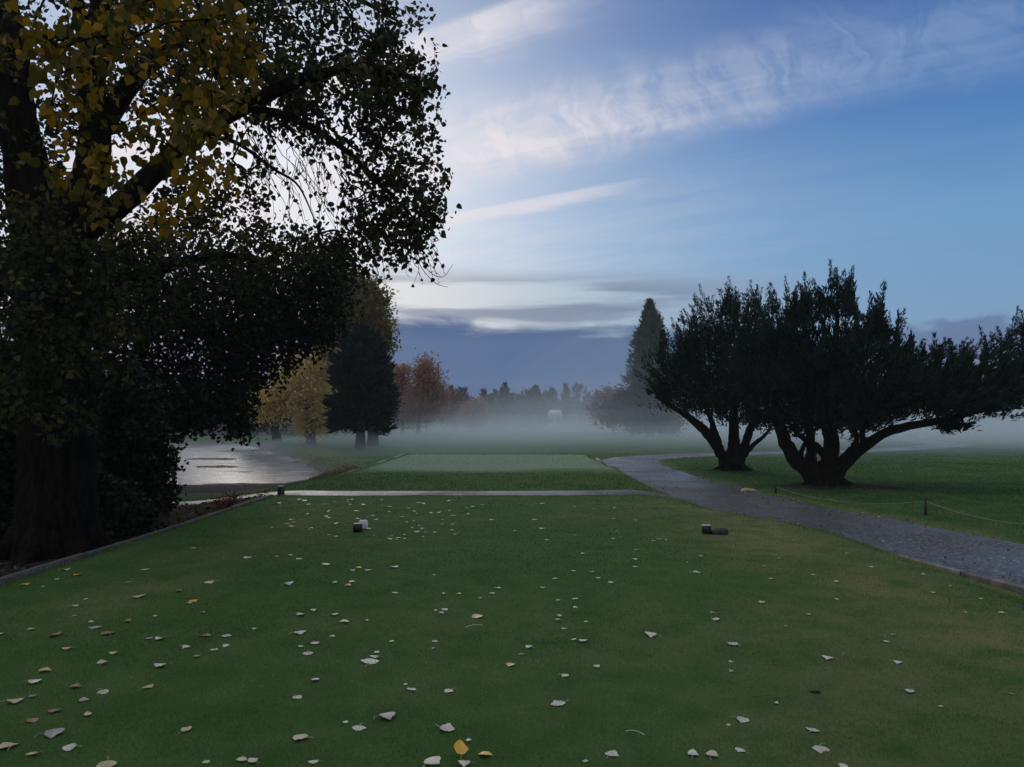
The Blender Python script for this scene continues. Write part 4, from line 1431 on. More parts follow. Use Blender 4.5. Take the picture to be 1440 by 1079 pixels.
def house(name, label, px, py, Y, w_, h_, roof_mat, gz):
    p = P(px, py, Y)
    root = empty(name, (p[0], p[1], gz))
    tag(root, label, 'house')
    g = Geo()
    g.box((p[0], p[1], gz + h_ / 2), (w_, 6, h_))
    wl = g.build('wall', M_WHITE, root)
    g = Geo()
    zt = gz + h_ + .01
    x0, x1, y0, y1 = p[0] - w_ / 2 - .4, p[0] + w_ / 2 + .4, p[1] - 3.4, p[1] + 3.4
    v = [(x0, y0, zt), (x1, y0, zt), (x1, y1, zt), (x0, y1, zt), (x0, p[1], zt + 1.7), (x1, p[1], zt + 1.7)]
    g.add(v, [[3, 2, 1, 0], [0, 1, 5, 4], [2, 3, 4, 5]], [[0, 4, 3], [1, 2, 5]])
    g.build('roof', roof_mat, root)
    for dx in (-w_ * .28, w_ * .28):
        g = Geo()
        g.box((p[0] + dx, p[1] - 3.02, gz + h_ * .55), (1.1, .08, 1.1))
        g.build('window', M_GLASS_DARK, root)
    return root


house('house', 'tiny white house glimpsed through mist in the middle of the far treeline', 780, 590, 184, 2.6, 1.9, M_ROOF_PALE, 0.3)
house('house', 'pale-roofed house faint in mist above the small orange tree', 690, 585, 215, 9.0, 5.0, M_ROOF_PALE, 1.2)

# ------------------------------------------------------------------ edging boards and kerbs
M_TIMBER = noise_mat('grey_timber', (0.045, 0.048, 0.05), (0.11, 0.11, 0.105), 5, .8, .25, .5, 14, stretch=(.6, 6, 4))
M_KERB = noise_mat('pale_kerb', (0.24, 0.235, 0.22), (0.38, 0.37, 0.35), 5, .75, .3, .5, 25)
M_KERB_DARK = noise_mat('dark_kerb', (0.10, 0.095, 0.092), (0.20, 0.18, 0.17), 5, .8, .25, .6, 20)


def edging(name, label, pts, height, width, mat, sink, piece=2.4, cat='edging', top=None):
    pts = np.asarray(pts, float)
    d = np.concatenate([[0], np.cumsum(np.linalg.norm(np.diff(pts[:, :2], axis=0), axis=1))])
    root = empty(name, (pts[0][0], pts[0][1], float(terrain(pts[0][0], pts[0][1]))))
    tag(root, label, cat)
    rs = np.random.RandomState(len(label))
    n = max(1, int(round(d[-1] / piece)))
    for i in range(n):
        s0, s1 = d[-1] * i / n + .012, d[-1] * (i + 1) / n - .012
        m = 5
        ts = np.linspace(s0, s1, m)
        x = np.interp(ts, d, pts[:, 0])
        y = np.interp(ts, d, pts[:, 1])
        z = np.interp(ts, d, pts[:, 2]) if top is None else np.full(m, top)
        z = z + rs.uniform(-.006, .006)
        tx, ty = np.gradient(x), np.gradient(y)
        ln = np.hypot(tx, ty)
        nx, ny = -ty / ln, tx / ln
        v, q = [], []
        b = min(.012, width * .2)
        for k in range(m):
            for o, zz in ((-width / 2, -height), (-width / 2, -b), (-width / 2 + b, 0), (width / 2 - b, 0), (width / 2, -b), (width / 2, -height)):
                v.append((x[k] + nx[k] * o, y[k] + ny[k] * o, z[k] + zz))
        for k in range(m - 1):
            for j in range(6):
                q.append([k * 6 + j, k * 6 + (j + 1) % 6, (k + 1) * 6 + (j + 1) % 6, (k + 1) * 6 + j])
        for k, rev in ((0, 0), (m - 1, 1)):
            f = [[k * 6, k * 6 + 1, k * 6 + 4, k * 6 + 5], [k * 6 + 1, k * 6 + 2, k * 6 + 3, k * 6 + 4]]
            q += [list(reversed(a)) for a in f] if rev else f
        g = Geo()
        g.add(v, q)
        g.build('board' if 'timber' in label else 'kerbstone', mat, root)
    return root


edging('timber_edging', 'low grey timber edging along the left side of the near tee above the dark bed',
       [(-5.04, y, 0.030 + .008 * math.sin(y)) for y in np.linspace(2, 16.2, 16)], .34, .07, M_TIMBER, 0)
edging('path_kerb', 'low dark kerb between the near tee and the cart path at the right',
       [(x - .02, y, Z_LOW + .075 * s) for (x, y), s in zip([(7.55, 0), (6.75, 4), (6.02, 7.2), (5.36, 11), (5.02, 12.9), (4.72, 14.4)], [1, 1, 1, .95, .9, .75])], .2, .10, M_KERB_DARK, 0, 1.2, 'kerb')
edging('timber_edging', 'thin pale timber edging along the left side of the far tee',
       [(-5.12, y, -0.03) for y in np.linspace(20.9, 37, 14)], .25, .06, M_KERB, 0)
edging('timber_edging', 'pale timber edging running along the right side of the far tee by the cart path',
       [(x, y, Z_LOW + h) for x, y, h in ((3.72, 23.6, .13), (3.70, 27, .14), (3.76, 31, .14), (4.0, 36.6, .14))], .25, .10, M_KERB, 0)


# ------------------------------------------------------------------ rope barrier
M_POST = noise_mat('green_post', (0.012, 0.022, 0.016), (0.03, 0.045, 0.035), 8, .6, .3)
M_ROPE = noise_mat('pale_rope', (0.17, 0.18, 0.175), (0.27, 0.27, 0.25), 30, .8, .2)


def rope_barrier():
    spots = [G(1091, 694, Z_LOW), G(1302, 727, Z_LOW), G(1530, 764, Z_LOW)]
    root = empty('rope_barrier', spots[0])
    tag(root, 'low rope barrier on short dark posts along the far side of the cart path', 'rope barrier')
    tops = []
    for i, s in enumerate(spots):
        z = float(terrain(s[0], s[1]))
        h = .33 if i else .22
        g = Geo()
        g.tube([(s[0], s[1], z - .1), (s[0], s[1], z + h * .5), (s[0] + .004, s[1], z + h)], [.030, .029, .028], 10)
        po = g.build('post', M_POST, root, True)
        g = Geo()
        g.tube([(s[0] + .004, s[1], z + h), (s[0] + .004, s[1], z + h + .02)], [.034, .026], 10)
        g.tube([(s[0] - .03, s[1], z + h - .045), (s[0] + .034, s[1], z + h - .045)], [.013, .013], 6)
        c = g.build('post_cap', M_POST, None)
        c.data.transform(__import__('mathutils').Matrix.Translation([-v for v in root.location]))
        c.parent = po
        tops.append(np.array([s[0], s[1], z + h - .045]))
    for a, b, sag in ((tops[0], tops[1], .21), (tops[1], tops[2], .17)):
        t = np.linspace(0, 1, 40)
        pts = a + (b - a) * t[:, None]
        pts[:, 2] -= 4 * sag * t * (1 - t)
        lo = terrain(pts[:, 0], pts[:, 1]) + .02
        pts[:, 2] = np.maximum(pts[:, 2], lo)
        g = Geo()
        g.tube(pts, .0075, 6)
        g.build('rope', M_ROPE, root, True)


rope_barrier()

# ------------------------------------------------------------------ tee markers and small things on the tee
M_BLACK = noise_mat('black_paint', (0.006, 0.006, 0.007), (0.014, 0.014, 0.015), 12, .45, .4)
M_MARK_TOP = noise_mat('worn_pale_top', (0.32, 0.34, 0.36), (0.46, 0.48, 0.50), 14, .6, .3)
M_MARK_WHITE = noise_mat('scuffed_white', (0.42, 0.45, 0.52), (0.58, 0.60, 0.66), 12, .6, .3)
M_BAG = noise_mat('black_rubber', (0.006, 0.006, 0.006), (0.02, 0.02, 0.02), 20, .5, .4, .8, 30)


def tee_marker(px, py, label, rz):
    p = G(px, py, 0.0)
    z = float(terrain(p[0], p[1]))
    root = empty('tee_marker', (p[0], p[1], z))
    tag(root, label, 'tee marker', 'black block tee markers')
    g = Geo()
    g.box((p[0], p[1], z + .062), (.118, .118, .112), rz, .008)
    g.build('block', M_BLACK, root)
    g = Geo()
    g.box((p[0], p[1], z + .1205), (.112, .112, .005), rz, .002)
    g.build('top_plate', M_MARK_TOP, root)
    g = Geo()
    g.tube([(p[0], p[1], z - .06), (p[0], p[1], z + .008)], [.008, .012], 8)
    g.build('spike', M_BLACK, root)
    return root


tee_marker(503, 748.5, 'black block tee marker in front of a white block on the left of the tee', .12)
tee_marker(993.5, 751, 'black block tee marker beside a black rubber lump on the right of the tee', -.06)
q = G(511, 744.5, 0.0)
z = float(terrain(q[0], q[1]))
wb = empty('white_block', (q[0], q[1], z))
tag(wb, 'scuffed white block behind the left black tee marker', 'tee marker')
g = Geo()
g.box((q[0], q[1], z + .066), (.118, .118, .124), .3, .010)
g.build('block', M_MARK_WHITE, wb)
g = Geo()
g.box((q[0] + .085, q[1] - .05, z + .012), (.07, .035, .018), .5, .005)
g.build('chipped_foot', M_MARK_WHITE, wb)
# dark lump next to the right marker: a collapsed rubber boot-brush mat
q = G(1012, 752, 0.0)
z = float(terrain(q[0], q[1]))
rs = np.random.RandomState(9)
n, rings = 20, []
th = np.linspace(0, 2 * math.pi, n, endpoint=False)
for rr, h in ((1.0, -.01), (1.0, .025), (.92, .05), (.66, .072), (.3, .082)):
    j = 1 + .07 * np.sin(th * 5 + h * 60) + .05 * rs.randn(n)
    rings.append(np.stack([q[0] + np.cos(th) * .118 * rr * j, q[1] + np.sin(th) * .075 * rr * j, z + h + .012 * np.cos(th - .5) * (h > .02) + .006 * rs.randn(n)], 1))
v = np.concatenate(rings + [np.array([[q[0], q[1], z + .084]])])
qd = [[r * n + i, r * n + (i + 1) % n, (r + 1) * n + (i + 1) % n, (r + 1) * n + i] for r in range(4) for i in range(n)]
g = Geo()
g.add(v, qd, [[4 * n + i, 4 * n + (i + 1) % n, 5 * n] for i in range(n)])
ob = g.build('rubber_lump', M_BAG)
tag(ob, 'lumpy black rubber thing lying against the right black tee marker', 'rubber lump')
# dark stub at the far left corner of the tee
q = G(398, 697, -.05)
z = float(terrain(q[0] - .3, q[1]))
g = Geo()
g.box((q[0] - .12, q[1] + .25, z + .05), (.15, .15, .30), .3, .012)
ob = g.build('corner_post', M_BLACK)
tag(ob, 'squat black post at the far left corner of the near tee by the crossing path', 'post')


def rock(px, py, zz, s, label, seed, mat):
    p = G(px, py, zz)
    z = float(terrain(p[0], p[1]))
    rs = np.random.RandomState(seed)
    import bmesh
    bm = bmesh.new()
    bmesh.ops.create_icosphere(bm, subdivisions=3, radius=1)
    for v in bm.verts:
        c = v.co
        f = 1 + .16 * math.sin(c.x * 3.1 + seed) + .12 * math.sin(c.y * 4.3 + c.z * 2.7 + seed) + .04 * rs.randn()
        v.co = (c.x * s[0] * f + p[0], c.y * s[1] * f + p[1], max(c.z, -.5) * s[2] * f + z + s[2] * .35)
    me = bpy.data.meshes.new('rock')
    bm.to_mesh(me)
    bm.free()
    me.materials.append(mat)
    o = bpy.data.objects.new('rock', me)
    COL.objects.link(o)
    tag(o, label, 'rock')
    return o


M_ROCK = noise_mat('pale_rock', (0.22, 0.19, 0.15), (0.40, 0.36, 0.29), 9, .8, .2, .6, 25)
M_ROCK_D = noise_mat('grey_rock', (0.10, 0.10, 0.10), (0.24, 0.235, 0.23), 9, .7, .3, .6, 25)
rock(1053, 692, Z_LOW, (.20, .12, .075), 'flat tan stone at the far path edge below the larger cypress', 4, M_ROCK)
rock(985, 674, Z_LOW, (.10, .09, .06), 'small grey stone on the far path edge below the smaller cypress', 7, M_ROCK_D)
q = G(1146, 971, 0.0)
rock(1146, 972, 0.0, (.035, .022, .008), 'small dark clod of earth on the near tee grass at the right', 13, noise_mat('dark_clod', (0.008, 0.008, 0.006), (0.02, 0.018, 0.014), 40, .9, .1))


# litter on the dark bed: uncountable leaves and twigs
def litter():
    rs = np.random.RandomState(400)
    n = 5200
    x = rs.uniform(-14, -5.12, n)
    y = rs.uniform(5.5, 18.3, n)
    z = terrain(x, y) + .012
    pos = np.stack([x, y, z], 1)
    dirs = np.stack([rs.randn(n), rs.randn(n), .25 * rs.randn(n)], 1)
    m = leaf_mat('litter_leaves', [(0.0, (0.02, 0.016, 0.012)), (0.6, (0.06, 0.045, 0.03)), (0.93, (0.12, 0.10, 0.075)), (1.0, (0.34, 0.31, 0.26))], .1)
    # second patch on the pond side of the crossing
    o = leaf_mesh('leaf_litter', pos, dirs, rs.uniform(.03, .085, n), rs.rand(n) ** 1.3, m, None, rs, 'leaf')
    tag(o, 'brown leaf litter and debris strewn over the dark bed left of the tee', 'leaf litter', kind='stuff')


litter()


# reeds and dry grass on the eroded pond bank
def bank_reeds():
    rs = np.random.RandomState(410)
    pts = POND_S[np.r_[0:22]]
    n = 4200
    i = rs.randint(0, len(pts) - 1, n)
    f = rs.rand(n)[:, None]
    c = pts[i] * (1 - f) + pts[i + 1] * f
    ctr = POND_S.mean(0)
    o_ = (c - ctr) / np.linalg.norm(c - ctr, axis=1, keepdims=True)
    c = c + o_ * rs.uniform(.5, 2.6, (n, 1))
    z = terrain(c[:, 0], c[:, 1])
    pos = np.concatenate([c, z[:, None]], 1)
    dirs = np.stack([rs.randn(n) * .6, rs.randn(n) * .6, np.ones(n)], 1)
    m = leaf_mat('dry_reeds', [(0.0, (0.05, 0.045, 0.025)), (0.6, (0.16, 0.13, 0.075)), (1.0, (0.30, 0.25, 0.16))], .2)
    o = leaf_mesh('bank_grass', pos, dirs, rs.uniform(.10, .26, n), rs.rand(n), m, None, rs, 'spray')
    tag(o, 'dry tan grass along the eroded pond bank', 'grass', kind='stuff')


bank_reeds()

# ------------------------------------------------------------------ fallen leaves on the tee (each its own thing)
def fallen_mat(name, c1, c2, rough=.42, spec=.5):
    m, w, b, out = principled(name, rough, spec)
    tc = w.n('ShaderNodeTexCoord')
    ob = tc.outputs['Object']
    f = w.ss(w.noise(ob, 18, 5, .65), .35, .7)
    col = w.mix(f, c1 + (1,), c2 + (1,))
    sep = w.n('ShaderNodeSeparateXYZ')
    w.link(ob, sep.inputs[0])
    ax = w.m('ABSOLUTE', sep.outputs[0])
    vein = w.ss(w.m('ABSOLUTE', w.m('SUBTRACT', w.m('FRACT', w.m('MULTIPLY', w.m('SUBTRACT', sep.outputs[1], ax), 52.0)), .5)), .42, .5)
    mid = w.ss(ax, .0022, .0008)
    col = w.mix(w.m('MULTIPLY', w.m('MAXIMUM', w.m('MULTIPLY', vein, .5), mid), .5), col, tuple(k * .62 for k in c1) + (1,))
    w.link(col, b.inputs['Base Color'])
    return m


FM = {'p': fallen_mat('pale_fallen_leaf', (0.34, 0.345, 0.30), (0.56, 0.565, 0.51)),
      't': fallen_mat('tan_fallen_leaf', (0.36, 0.31, 0.22), (0.50, 0.44, 0.33)),
      'b': fallen_mat('brown_fallen_leaf', (0.16, 0.11, 0.075), (0.28, 0.20, 0.14)),
      'y': fallen_mat('yellow_fallen_leaf', (0.52, 0.30, 0.03), (0.66, 0.42, 0.05)),
      'g': fallen_mat('grey_fallen_leaf', (0.20, 0.20, 0.19), (0.32, 0.31, 0.30))}


def leaf_blank(kind, seed):
    """cupped deltoid blade about 9 cm long with a curved stalk, lying on its edges"""
    rs = np.random.RandomState(seed)
    nu, nv = 7, 8
    cup = rs.uniform(.1, .6)
    bend = rs.uniform(-.5, .8)
    flip = 1 if rs.rand() < .5 else -1
    skew = rs.uniform(-.2, .2)
    v = []
    for j in range(nv):
        t = j / (nv - 1)
        half = .50 * max(0.0, math.sin(math.pi * min(1.0, (t * .93 + .07)) ** .72)) ** .75 + .004
        for i in range(nu):
            s = (i / (nu - 1)) * 2 - 1
            wav = .025 * math.sin(t * 19 + s * 3 + seed)
            hx = s * half * (1 + .07 * math.sin(t * 31) + .10 * math.sin(t * 9 + seed) * s)
            zz = cup * (hx ** 2) * 2.0 * flip + bend * .35 * (t - .45) ** 2 * 2 + wav * abs(s) + skew * hx * (t - .3)
            v.append((hx, t - .10 * (1 - abs(s)) * (t < .02) - .05 * abs(s) * (t < .1), zz))
    v = np.array(v)
    q = [[j * nu + i, j * nu + i + 1, (j + 1) * nu + i + 1, (j + 1) * nu + i] for j in range(nv - 1) for i in range(nu - 1)]
    v[:, 2] -= v[:, 2].min()
    g = Geo()
    g.add(v, q)
    z0 = v[3, 2]
    st = spline([(0, 0.02, z0), (rs.uniform(-.05, .05), -.2, z0 * .7 + rs.uniform(0, .08)), (rs.uniform(-.2, .2), -.42, z0 * .3 + rs.uniform(.02, .12)), (rs.uniform(-.35, .35), -.62, .02)], 8)
    g.tube(st, np.linspace(.013, .020, 8), 5)
    vv = np.concatenate(g.v) * .09
    me_o = mesh_obj('fallen_leaf', vv, [np.concatenate(g.q), np.concatenate(g.t)], FM[kind], None, True)
    return me_o


BLANKS = {k: [] for k in FM}
LEAVES = []
for zx, zy, L in ((0, 0, [(820, 36, 30, 'p'), (1055, 73, 45, 'p'), (1265, 80, 38, 'p'), (1370, 102, 42, 'p'), (1220, 65, 26, 'p'), (1163, 72, 24, 'p'), (600, 126, 46, 'p'), (335, 145, 50, 'y'), (95, 190, 42, 'y'),
        (180, 198, 22, 'p'), (265, 128, 44, 't'), (248, 165, 22, 't'), (555, 177, 36, 'p'), (900, 178, 50, 'p'), (1203, 189, 46, 'p'), (1408, 184, 32, 'p'), (755, 215, 42, 'g'), (563, 243, 58, 't'), (785, 270, 40, 'p'), (828, 256, 48, 'y'),
        (303, 282, 40, 'p'), (362, 250, 28, 'p'), (323, 322, 34, 'g'), (655, 322, 30, 'p'), (860, 307, 18, 'p'), (1260, 316, 50, 'p'), (1318, 295, 32, 'p'), (1400, 318, 44, 'p'), (125, 376, 42, 't'), (385, 350, 32, 't'), (397, 375, 64, 'p'),
        (530, 350, 50, 'b'), (12, 397, 28, 'p'), (215, 410, 74, 'b'), (460, 400, 58, 'b'), (300, 458, 56, 't'), (490, 480, 42, 't'), (620, 415, 40, 'p'), (683, 417, 46, 'p'), (860, 410, 52, 'b'), (940, 404, 56, 'p'), (895, 467, 40, 'p'),
        (945, 447, 36, 'p'), (775, 450, 44, 'p'), (840, 490, 32, 'g'), (1080, 376, 22, 'p'), (1245, 397, 58, 'p'), (1400, 403, 36, 'p'), (1325, 435, 46, 'p'), (1275, 453, 26, 'p'), (1297, 476, 46, 'p'), (430, 527, 60, 't'), (660, 535, 66, 'p'),
        (183, 560, 66, 't'), (125, 606, 60, 'p'), (335, 622, 58, 'b'), (430, 637, 54, 'p'), (610, 628, 70, 't'), (355, 685, 42, 'g'), (35, 688, 80, 't'), (125, 665, 44, 'g'), (210, 727, 62, 'b'), (368, 736, 46, 't'), (1245, 661, 56, 'p'),
        (1325, 592, 46, 'p'), (115, 770, 52, 'b'), (195, 825, 108, 'g'), (770, 810, 54, 't'), (40, 882, 82, 't'), (315, 877, 72, 'p'), (155, 905, 50, 't'), (455, 940, 95, 't'), (1285, 845, 76, 't'), (1022, 922, 56, 't'), (1075, 943, 60, 'p'), (1340, 937, 50, 'p'), (865, 937, 36, 'p')]),
    (480, 0, [(15, 346, 46, 'p'), (100, 342, 22, 'p'), (70, 120, 32, 'y'), (40, 128, 30, 'p'), (108, 128, 40, 'p'), (212, 118, 46, 'p'), (28, 192, 44, 'b'), (50, 180, 36, 'p'), (238, 225, 32, 'p'), (440, 228, 26, 'p'), (488, 228, 24, 'p'), (640, 228, 28, 'p'),
        (668, 205, 32, 'p'), (585, 247, 20, 'p'), (395, 150, 18, 'p'), (432, 298, 32, 'p'), (428, 310, 30, 'p'), (395, 296, 18, 'p'), (855, 204, 28, 'p'), (978, 131, 24, 'p'), (1050, 135, 30, 'p'), (1080, 160, 26, 'p'), (1145, 180, 32, 'p'), (1245, 113, 32, 'p'),
        (1240, 85, 32, 'p'), (1253, 42, 26, 'p'), (1028, 58, 30, 'p'), (910, 164, 26, 'p'), (565, 322, 60, 't'), (910, 253, 28, 'p'), (990, 247, 32, 'p'), (993, 287, 28, 'p'), (920, 325, 30, 'p'), (922, 340, 28, 'p'), (945, 373, 28, 'p'), (1035, 347, 22, 'p'),
        (975, 420, 28, 'p'), (1008, 430, 40, 'p'), (1325, 405, 55, 'p'), (385, 427, 30, 'p'), (395, 463, 26, 'b'), (215, 432, 26, 'p'), (142, 478, 26, 'p'), (155, 500, 46, 'p'), (120, 522, 82, 'p'), (800, 456, 46, 'p'), (760, 485, 32, 'b'), (703, 526, 46, 't'),
        (1070, 534, 40, 'p'), (933, 573, 46, 'p'), (275, 609, 24, 'p'), (308, 636, 50, 'p'), (463, 634, 50, 'p'), (935, 688, 76, 'p'), (170, 755, 84, 'g'), (78, 787, 66, 'p'), (10, 772, 34, 'p'), (423, 798, 86, 'p'), (538, 843, 26, 'p'), (505, 925, 88, 'y'), (612, 906, 62, 'y'),
        (365, 948, 95, 'p'), (537, 953, 60, 'p'), (1132, 913, 88, 'p'), (1030, 938, 30, 'p')]),
    (960, 0, [(45, 137, 46, 'p'), (70, 70, 22, 'p'), (20, 93, 16, 'p'), (375, 163, 26, 'p'), (555, 147, 24, 'p'), (645, 178, 26, 'p'), (695, 57, 18, 'p'), (795, 114, 26, 'p'), (1015, 147, 26, 'p'), (405, 80, 22, 'p'), (350, 113, 20, 'p'), (1045, 221, 28, 'p'), (1265, 250, 18, 'p'), (1190, 303, 20, 'p'),
        (1355, 308, 26, 'p'), (1130, 195, 18, 'p'), (340, 264, 36, 'p'), (135, 308, 36, 'p'), (140, 340, 40, 'p'), (655, 252, 30, 'p'), (522, 315, 26, 'p'), (432, 365, 22, 'g'), (883, 403, 32, 'g'), (865, 433, 36, 'p'), (225, 445, 66, 'p'), (632, 508, 56, 'p'), (893, 516, 50, 'p'), (205, 517, 20, 'p'), (200, 553, 30, 'g'),
        (962, 634, 62, 'p'), (1090, 707, 18, 'p'), (1378, 648, 22, 'g'), (388, 690, 18, 'p'), (233, 757, 66, 'p'), (190, 785, 20, 'p'), (545, 811, 60, 'p'), (580, 875, 92, 'p'), (42, 915, 56, 'p'), (122, 920, 68, 't'), (258, 896, 60, 'p'), (662, 952, 56, 'p')])):
    for a, b, s, k in L:
        LEAVES.append((zx + a / 3.0, 760 + b / 3.0, s / 3.0, k))
# the many small ones further up the tee
_r = np.random.RandomState(88)
while len(LEAVES) < 286:
    if _r.rand() < .62:
        px, py = _r.normal(520, 95), _r.uniform(699, 760)
    else:
        px, py = _r.uniform(420, 960), _r.uniform(699, 762)
    gp = G(px, py, 0)
    if gp[0] < -4.6 or gp[0] > tee_right(gp[1]) - .3 or gp[1] > 15.9 or abs(px - 505) < 14 and 730 < py < 762:
        continue
    LEAVES.append((px, py, _r.uniform(5, 10), 'p' if _r.rand() < .86 else 't'))

SPECIAL = {  # the leaves one would point to, by (kind, rounded photo x, y)
    (648, 1068): 'bright upright yellow leaf at the bottom edge, left of a smaller flat yellow one',
    (684, 1062): 'small flat yellow leaf just right of the bright upright yellow leaf at the bottom edge',
    (601, 1076): 'large pale leaf cut by the bottom edge just left of the bright yellow leaf',
    (659, 1077): 'pale leaf half under the bright yellow leaf at the bottom edge',
    (276, 845): 'single yellow leaf overlapping a pale one on the left half of the tee',
    (261, 850): 'pale leaf touching the yellow leaf on the left half of the tee',
    (111, 808): 'yellowish leaf beside the timber edging at the left, the farther of two',
    (31, 823): 'yellowish leaf beside the timber edging at the left, the nearer of two',
    (503, 800): 'small orange leaf between two pale leaves behind the pink-brown leaf pair',
    (489, 824): 'pinkish brown leaf paired with a pale leaf left of centre on the tee',
    (286, 896): 'red-brown leaf with two pale leaves at its right on the left of the tee',
    (65, 1035): 'largest grey-brown leaf lying in the lower left corner of the photo',
    (428, 1041): 'round tan leaf with curled stalk near the bottom, left of centre',
    (536, 1011): 'dark grey leaf standing tented beside a flat pale leaf near the bottom',
    (506, 1022): 'flat pale leaf at the foot of the tented dark grey leaf',
    (621, 1026): 'large cupped pale leaf alone above the bright yellow leaf',
    (791, 989): 'pale heart-shaped leaf lying face up right of centre on the near grass',
    (857, 1064): 'large pale heart-shaped leaf with stalk near the bottom, right of centre',
    (520, 934): 'long pale leaf folded lengthwise, nearest of three in a cluster left of centre',
    (668, 867): 'tan curled leaf with a loose stalk below it in the middle of the tee',
    (1153, 1051): 'pale torn-edged leaf, nearer of two overlapping leaves at the lower right',
    (1141, 1030): 'pale wrinkled leaf, farther of two overlapping leaves at the lower right',
    (1037, 1012): 'pale umbrella-shaped leaf standing on its stalk at the lower right',
    (1280, 971): 'pale arched leaf alone at the right of the small dark clod',
    (1000, 1066): 'tan leaf with curved stalk at the bottom edge, right of a smaller pale one',
    (974, 1065): 'small pale leaf at the bottom edge just left of a tan leaf with curved stalk',
    (921, 894): 'pale leaf with short stalk alone right of the middle of the tee',
    (1035, 908): 'pale leaf with long straight stalk on the right half of the tee',
    (151, 1073): 'broad ragged tan leaf cut by the bottom edge at the lower left',
    (13, 1054): 'flat tan leaf touching the left edge in the lower left corner',
    (203, 969): 'tan leaf with stalk to its right on the left part of the tee',
    (61, 946): 'smooth tan leaf near the left edge, farther than the cluster in the corner',
}
KLAB = {'p': ('small pale fallen leaf lying flat among many on the tee', 'small pale leaves on the tee'),
        't': ('tan fallen leaf among the paler ones on the tee grass', 'tan leaves on the tee'),
        'b': ('dark brown curled fallen leaf on the tee grass', 'brown leaves on the tee'),
        'g': ('dull grey faint fallen leaf on the tee grass', 'grey leaves on the tee'),
        'y': ('yellow fallen leaf on the tee grass', 'yellow leaves on the tee')}


def fallen_leaves():
    rs = np.random.RandomState(123)
    protos = {}
    for k, cnt in (('p', 16), ('t', 8), ('b', 5), ('y', 4), ('g', 6)):
        protos[k] = [leaf_blank(k, 500 + ord(k) * 7 + i) for i in range(cnt)]
    used = set()
    for i, (px, py, s, k) in enumerate(LEAVES):
        p = G(px, py, 0.0)
        for _ in range(3):
            zt = float(terrain(p[0], p[1]))
            p = G(px, py, zt)
        pr = protos[k][rs.randint(len(protos[k]))]
        if id(pr) in used:
            o = pr.copy()
            COL.objects.link(o)
        else:
            o = pr
            used.add(id(pr))
        width = s * p[1] / FPX
        sc = np.clip(width / .115, .32, 1.1)
        o.location = (p[0], p[1], zt + rs.uniform(.003, .011))
        o.scale = (sc * rs.uniform(.72, 1.2), sc * rs.uniform(.8, 1.1), sc * rs.uniform(.2, .8))
        o.rotation_euler = (rs.uniform(-.10, .10), rs.uniform(-.10, .10), rs.uniform(0, 6.283))
        if (round(px), round(py)) in ((648, 1068), (536, 1011)):
            o.rotation_euler = (.75, .2, .4)
            o.location.z += .02
        lb = SPECIAL.get((int(round(px)), int(round(py))))
        gl, gr = KLAB[k]
        tag(o, lb or gl, 'leaf', 'fallen leaves singled out on the tee' if lb else gr)
    for k in protos:
        for pr in protos[k]:
            if id(pr) not in used:
                bpy.data.objects.remove(pr)
    # loose stalks
    for px, py, ln, a, lb in ((667, 884, .14, .4, 'thin curved pale leaf stalk lying loose in the middle of the tee'), (893, 1036, .10, -.5, 'loose pale leaf stalk near the bottom right of centre')):
        p = G(px, py, 0)
        z = float(terrain(p[0], p[1])) + .022
        t = np.linspace(-.5, .5, 12)
        pts = np.stack([p[0] + math.cos(a) * ln * t - math.sin(a) * .1 * ln * (1 - 4 * t * t), p[1] + math.sin(a) * ln * t + math.cos(a) * .3 * ln * (1 - 4 * t * t), np.full(12, z)], 1)
        g = Geo()
        g.tube(pts, .0022, 6)
        o = g.build('leaf_stalk', FM['p'], None, True)
        tag(o, lb, 'leaf stalk')


fallen_leaves()


# ------------------------------------------------------------------ air: thin haze over everything, low mist banks on the fairway
def volume_mat(name, density, col):
    m = bpy.data.materials.new(name)
    m.use_nodes = True
    w = NT(m.node_tree)
    out = w.n('ShaderNodeOutputMaterial')
    v = w.n('ShaderNodeVolumePrincipled')
    v.inputs['Color'].default_value = col
    v.inputs['Density'].default_value = density
    v.inputs['Anisotropy'].default_value = 0.2
    w.link(v.outputs[0], out.inputs['Volume'])
    return m


def haze():
    g = Geo()
    g.box((0, 200, 11.7), (1030, 550, 28))
    o = g.build('haze', volume_mat('haze_air', 0.0005, (0.80, 0.90, 1.0, 1)))
    tag(o, 'thin cool morning haze hanging in the air over the course', 'haze', kind='stuff')


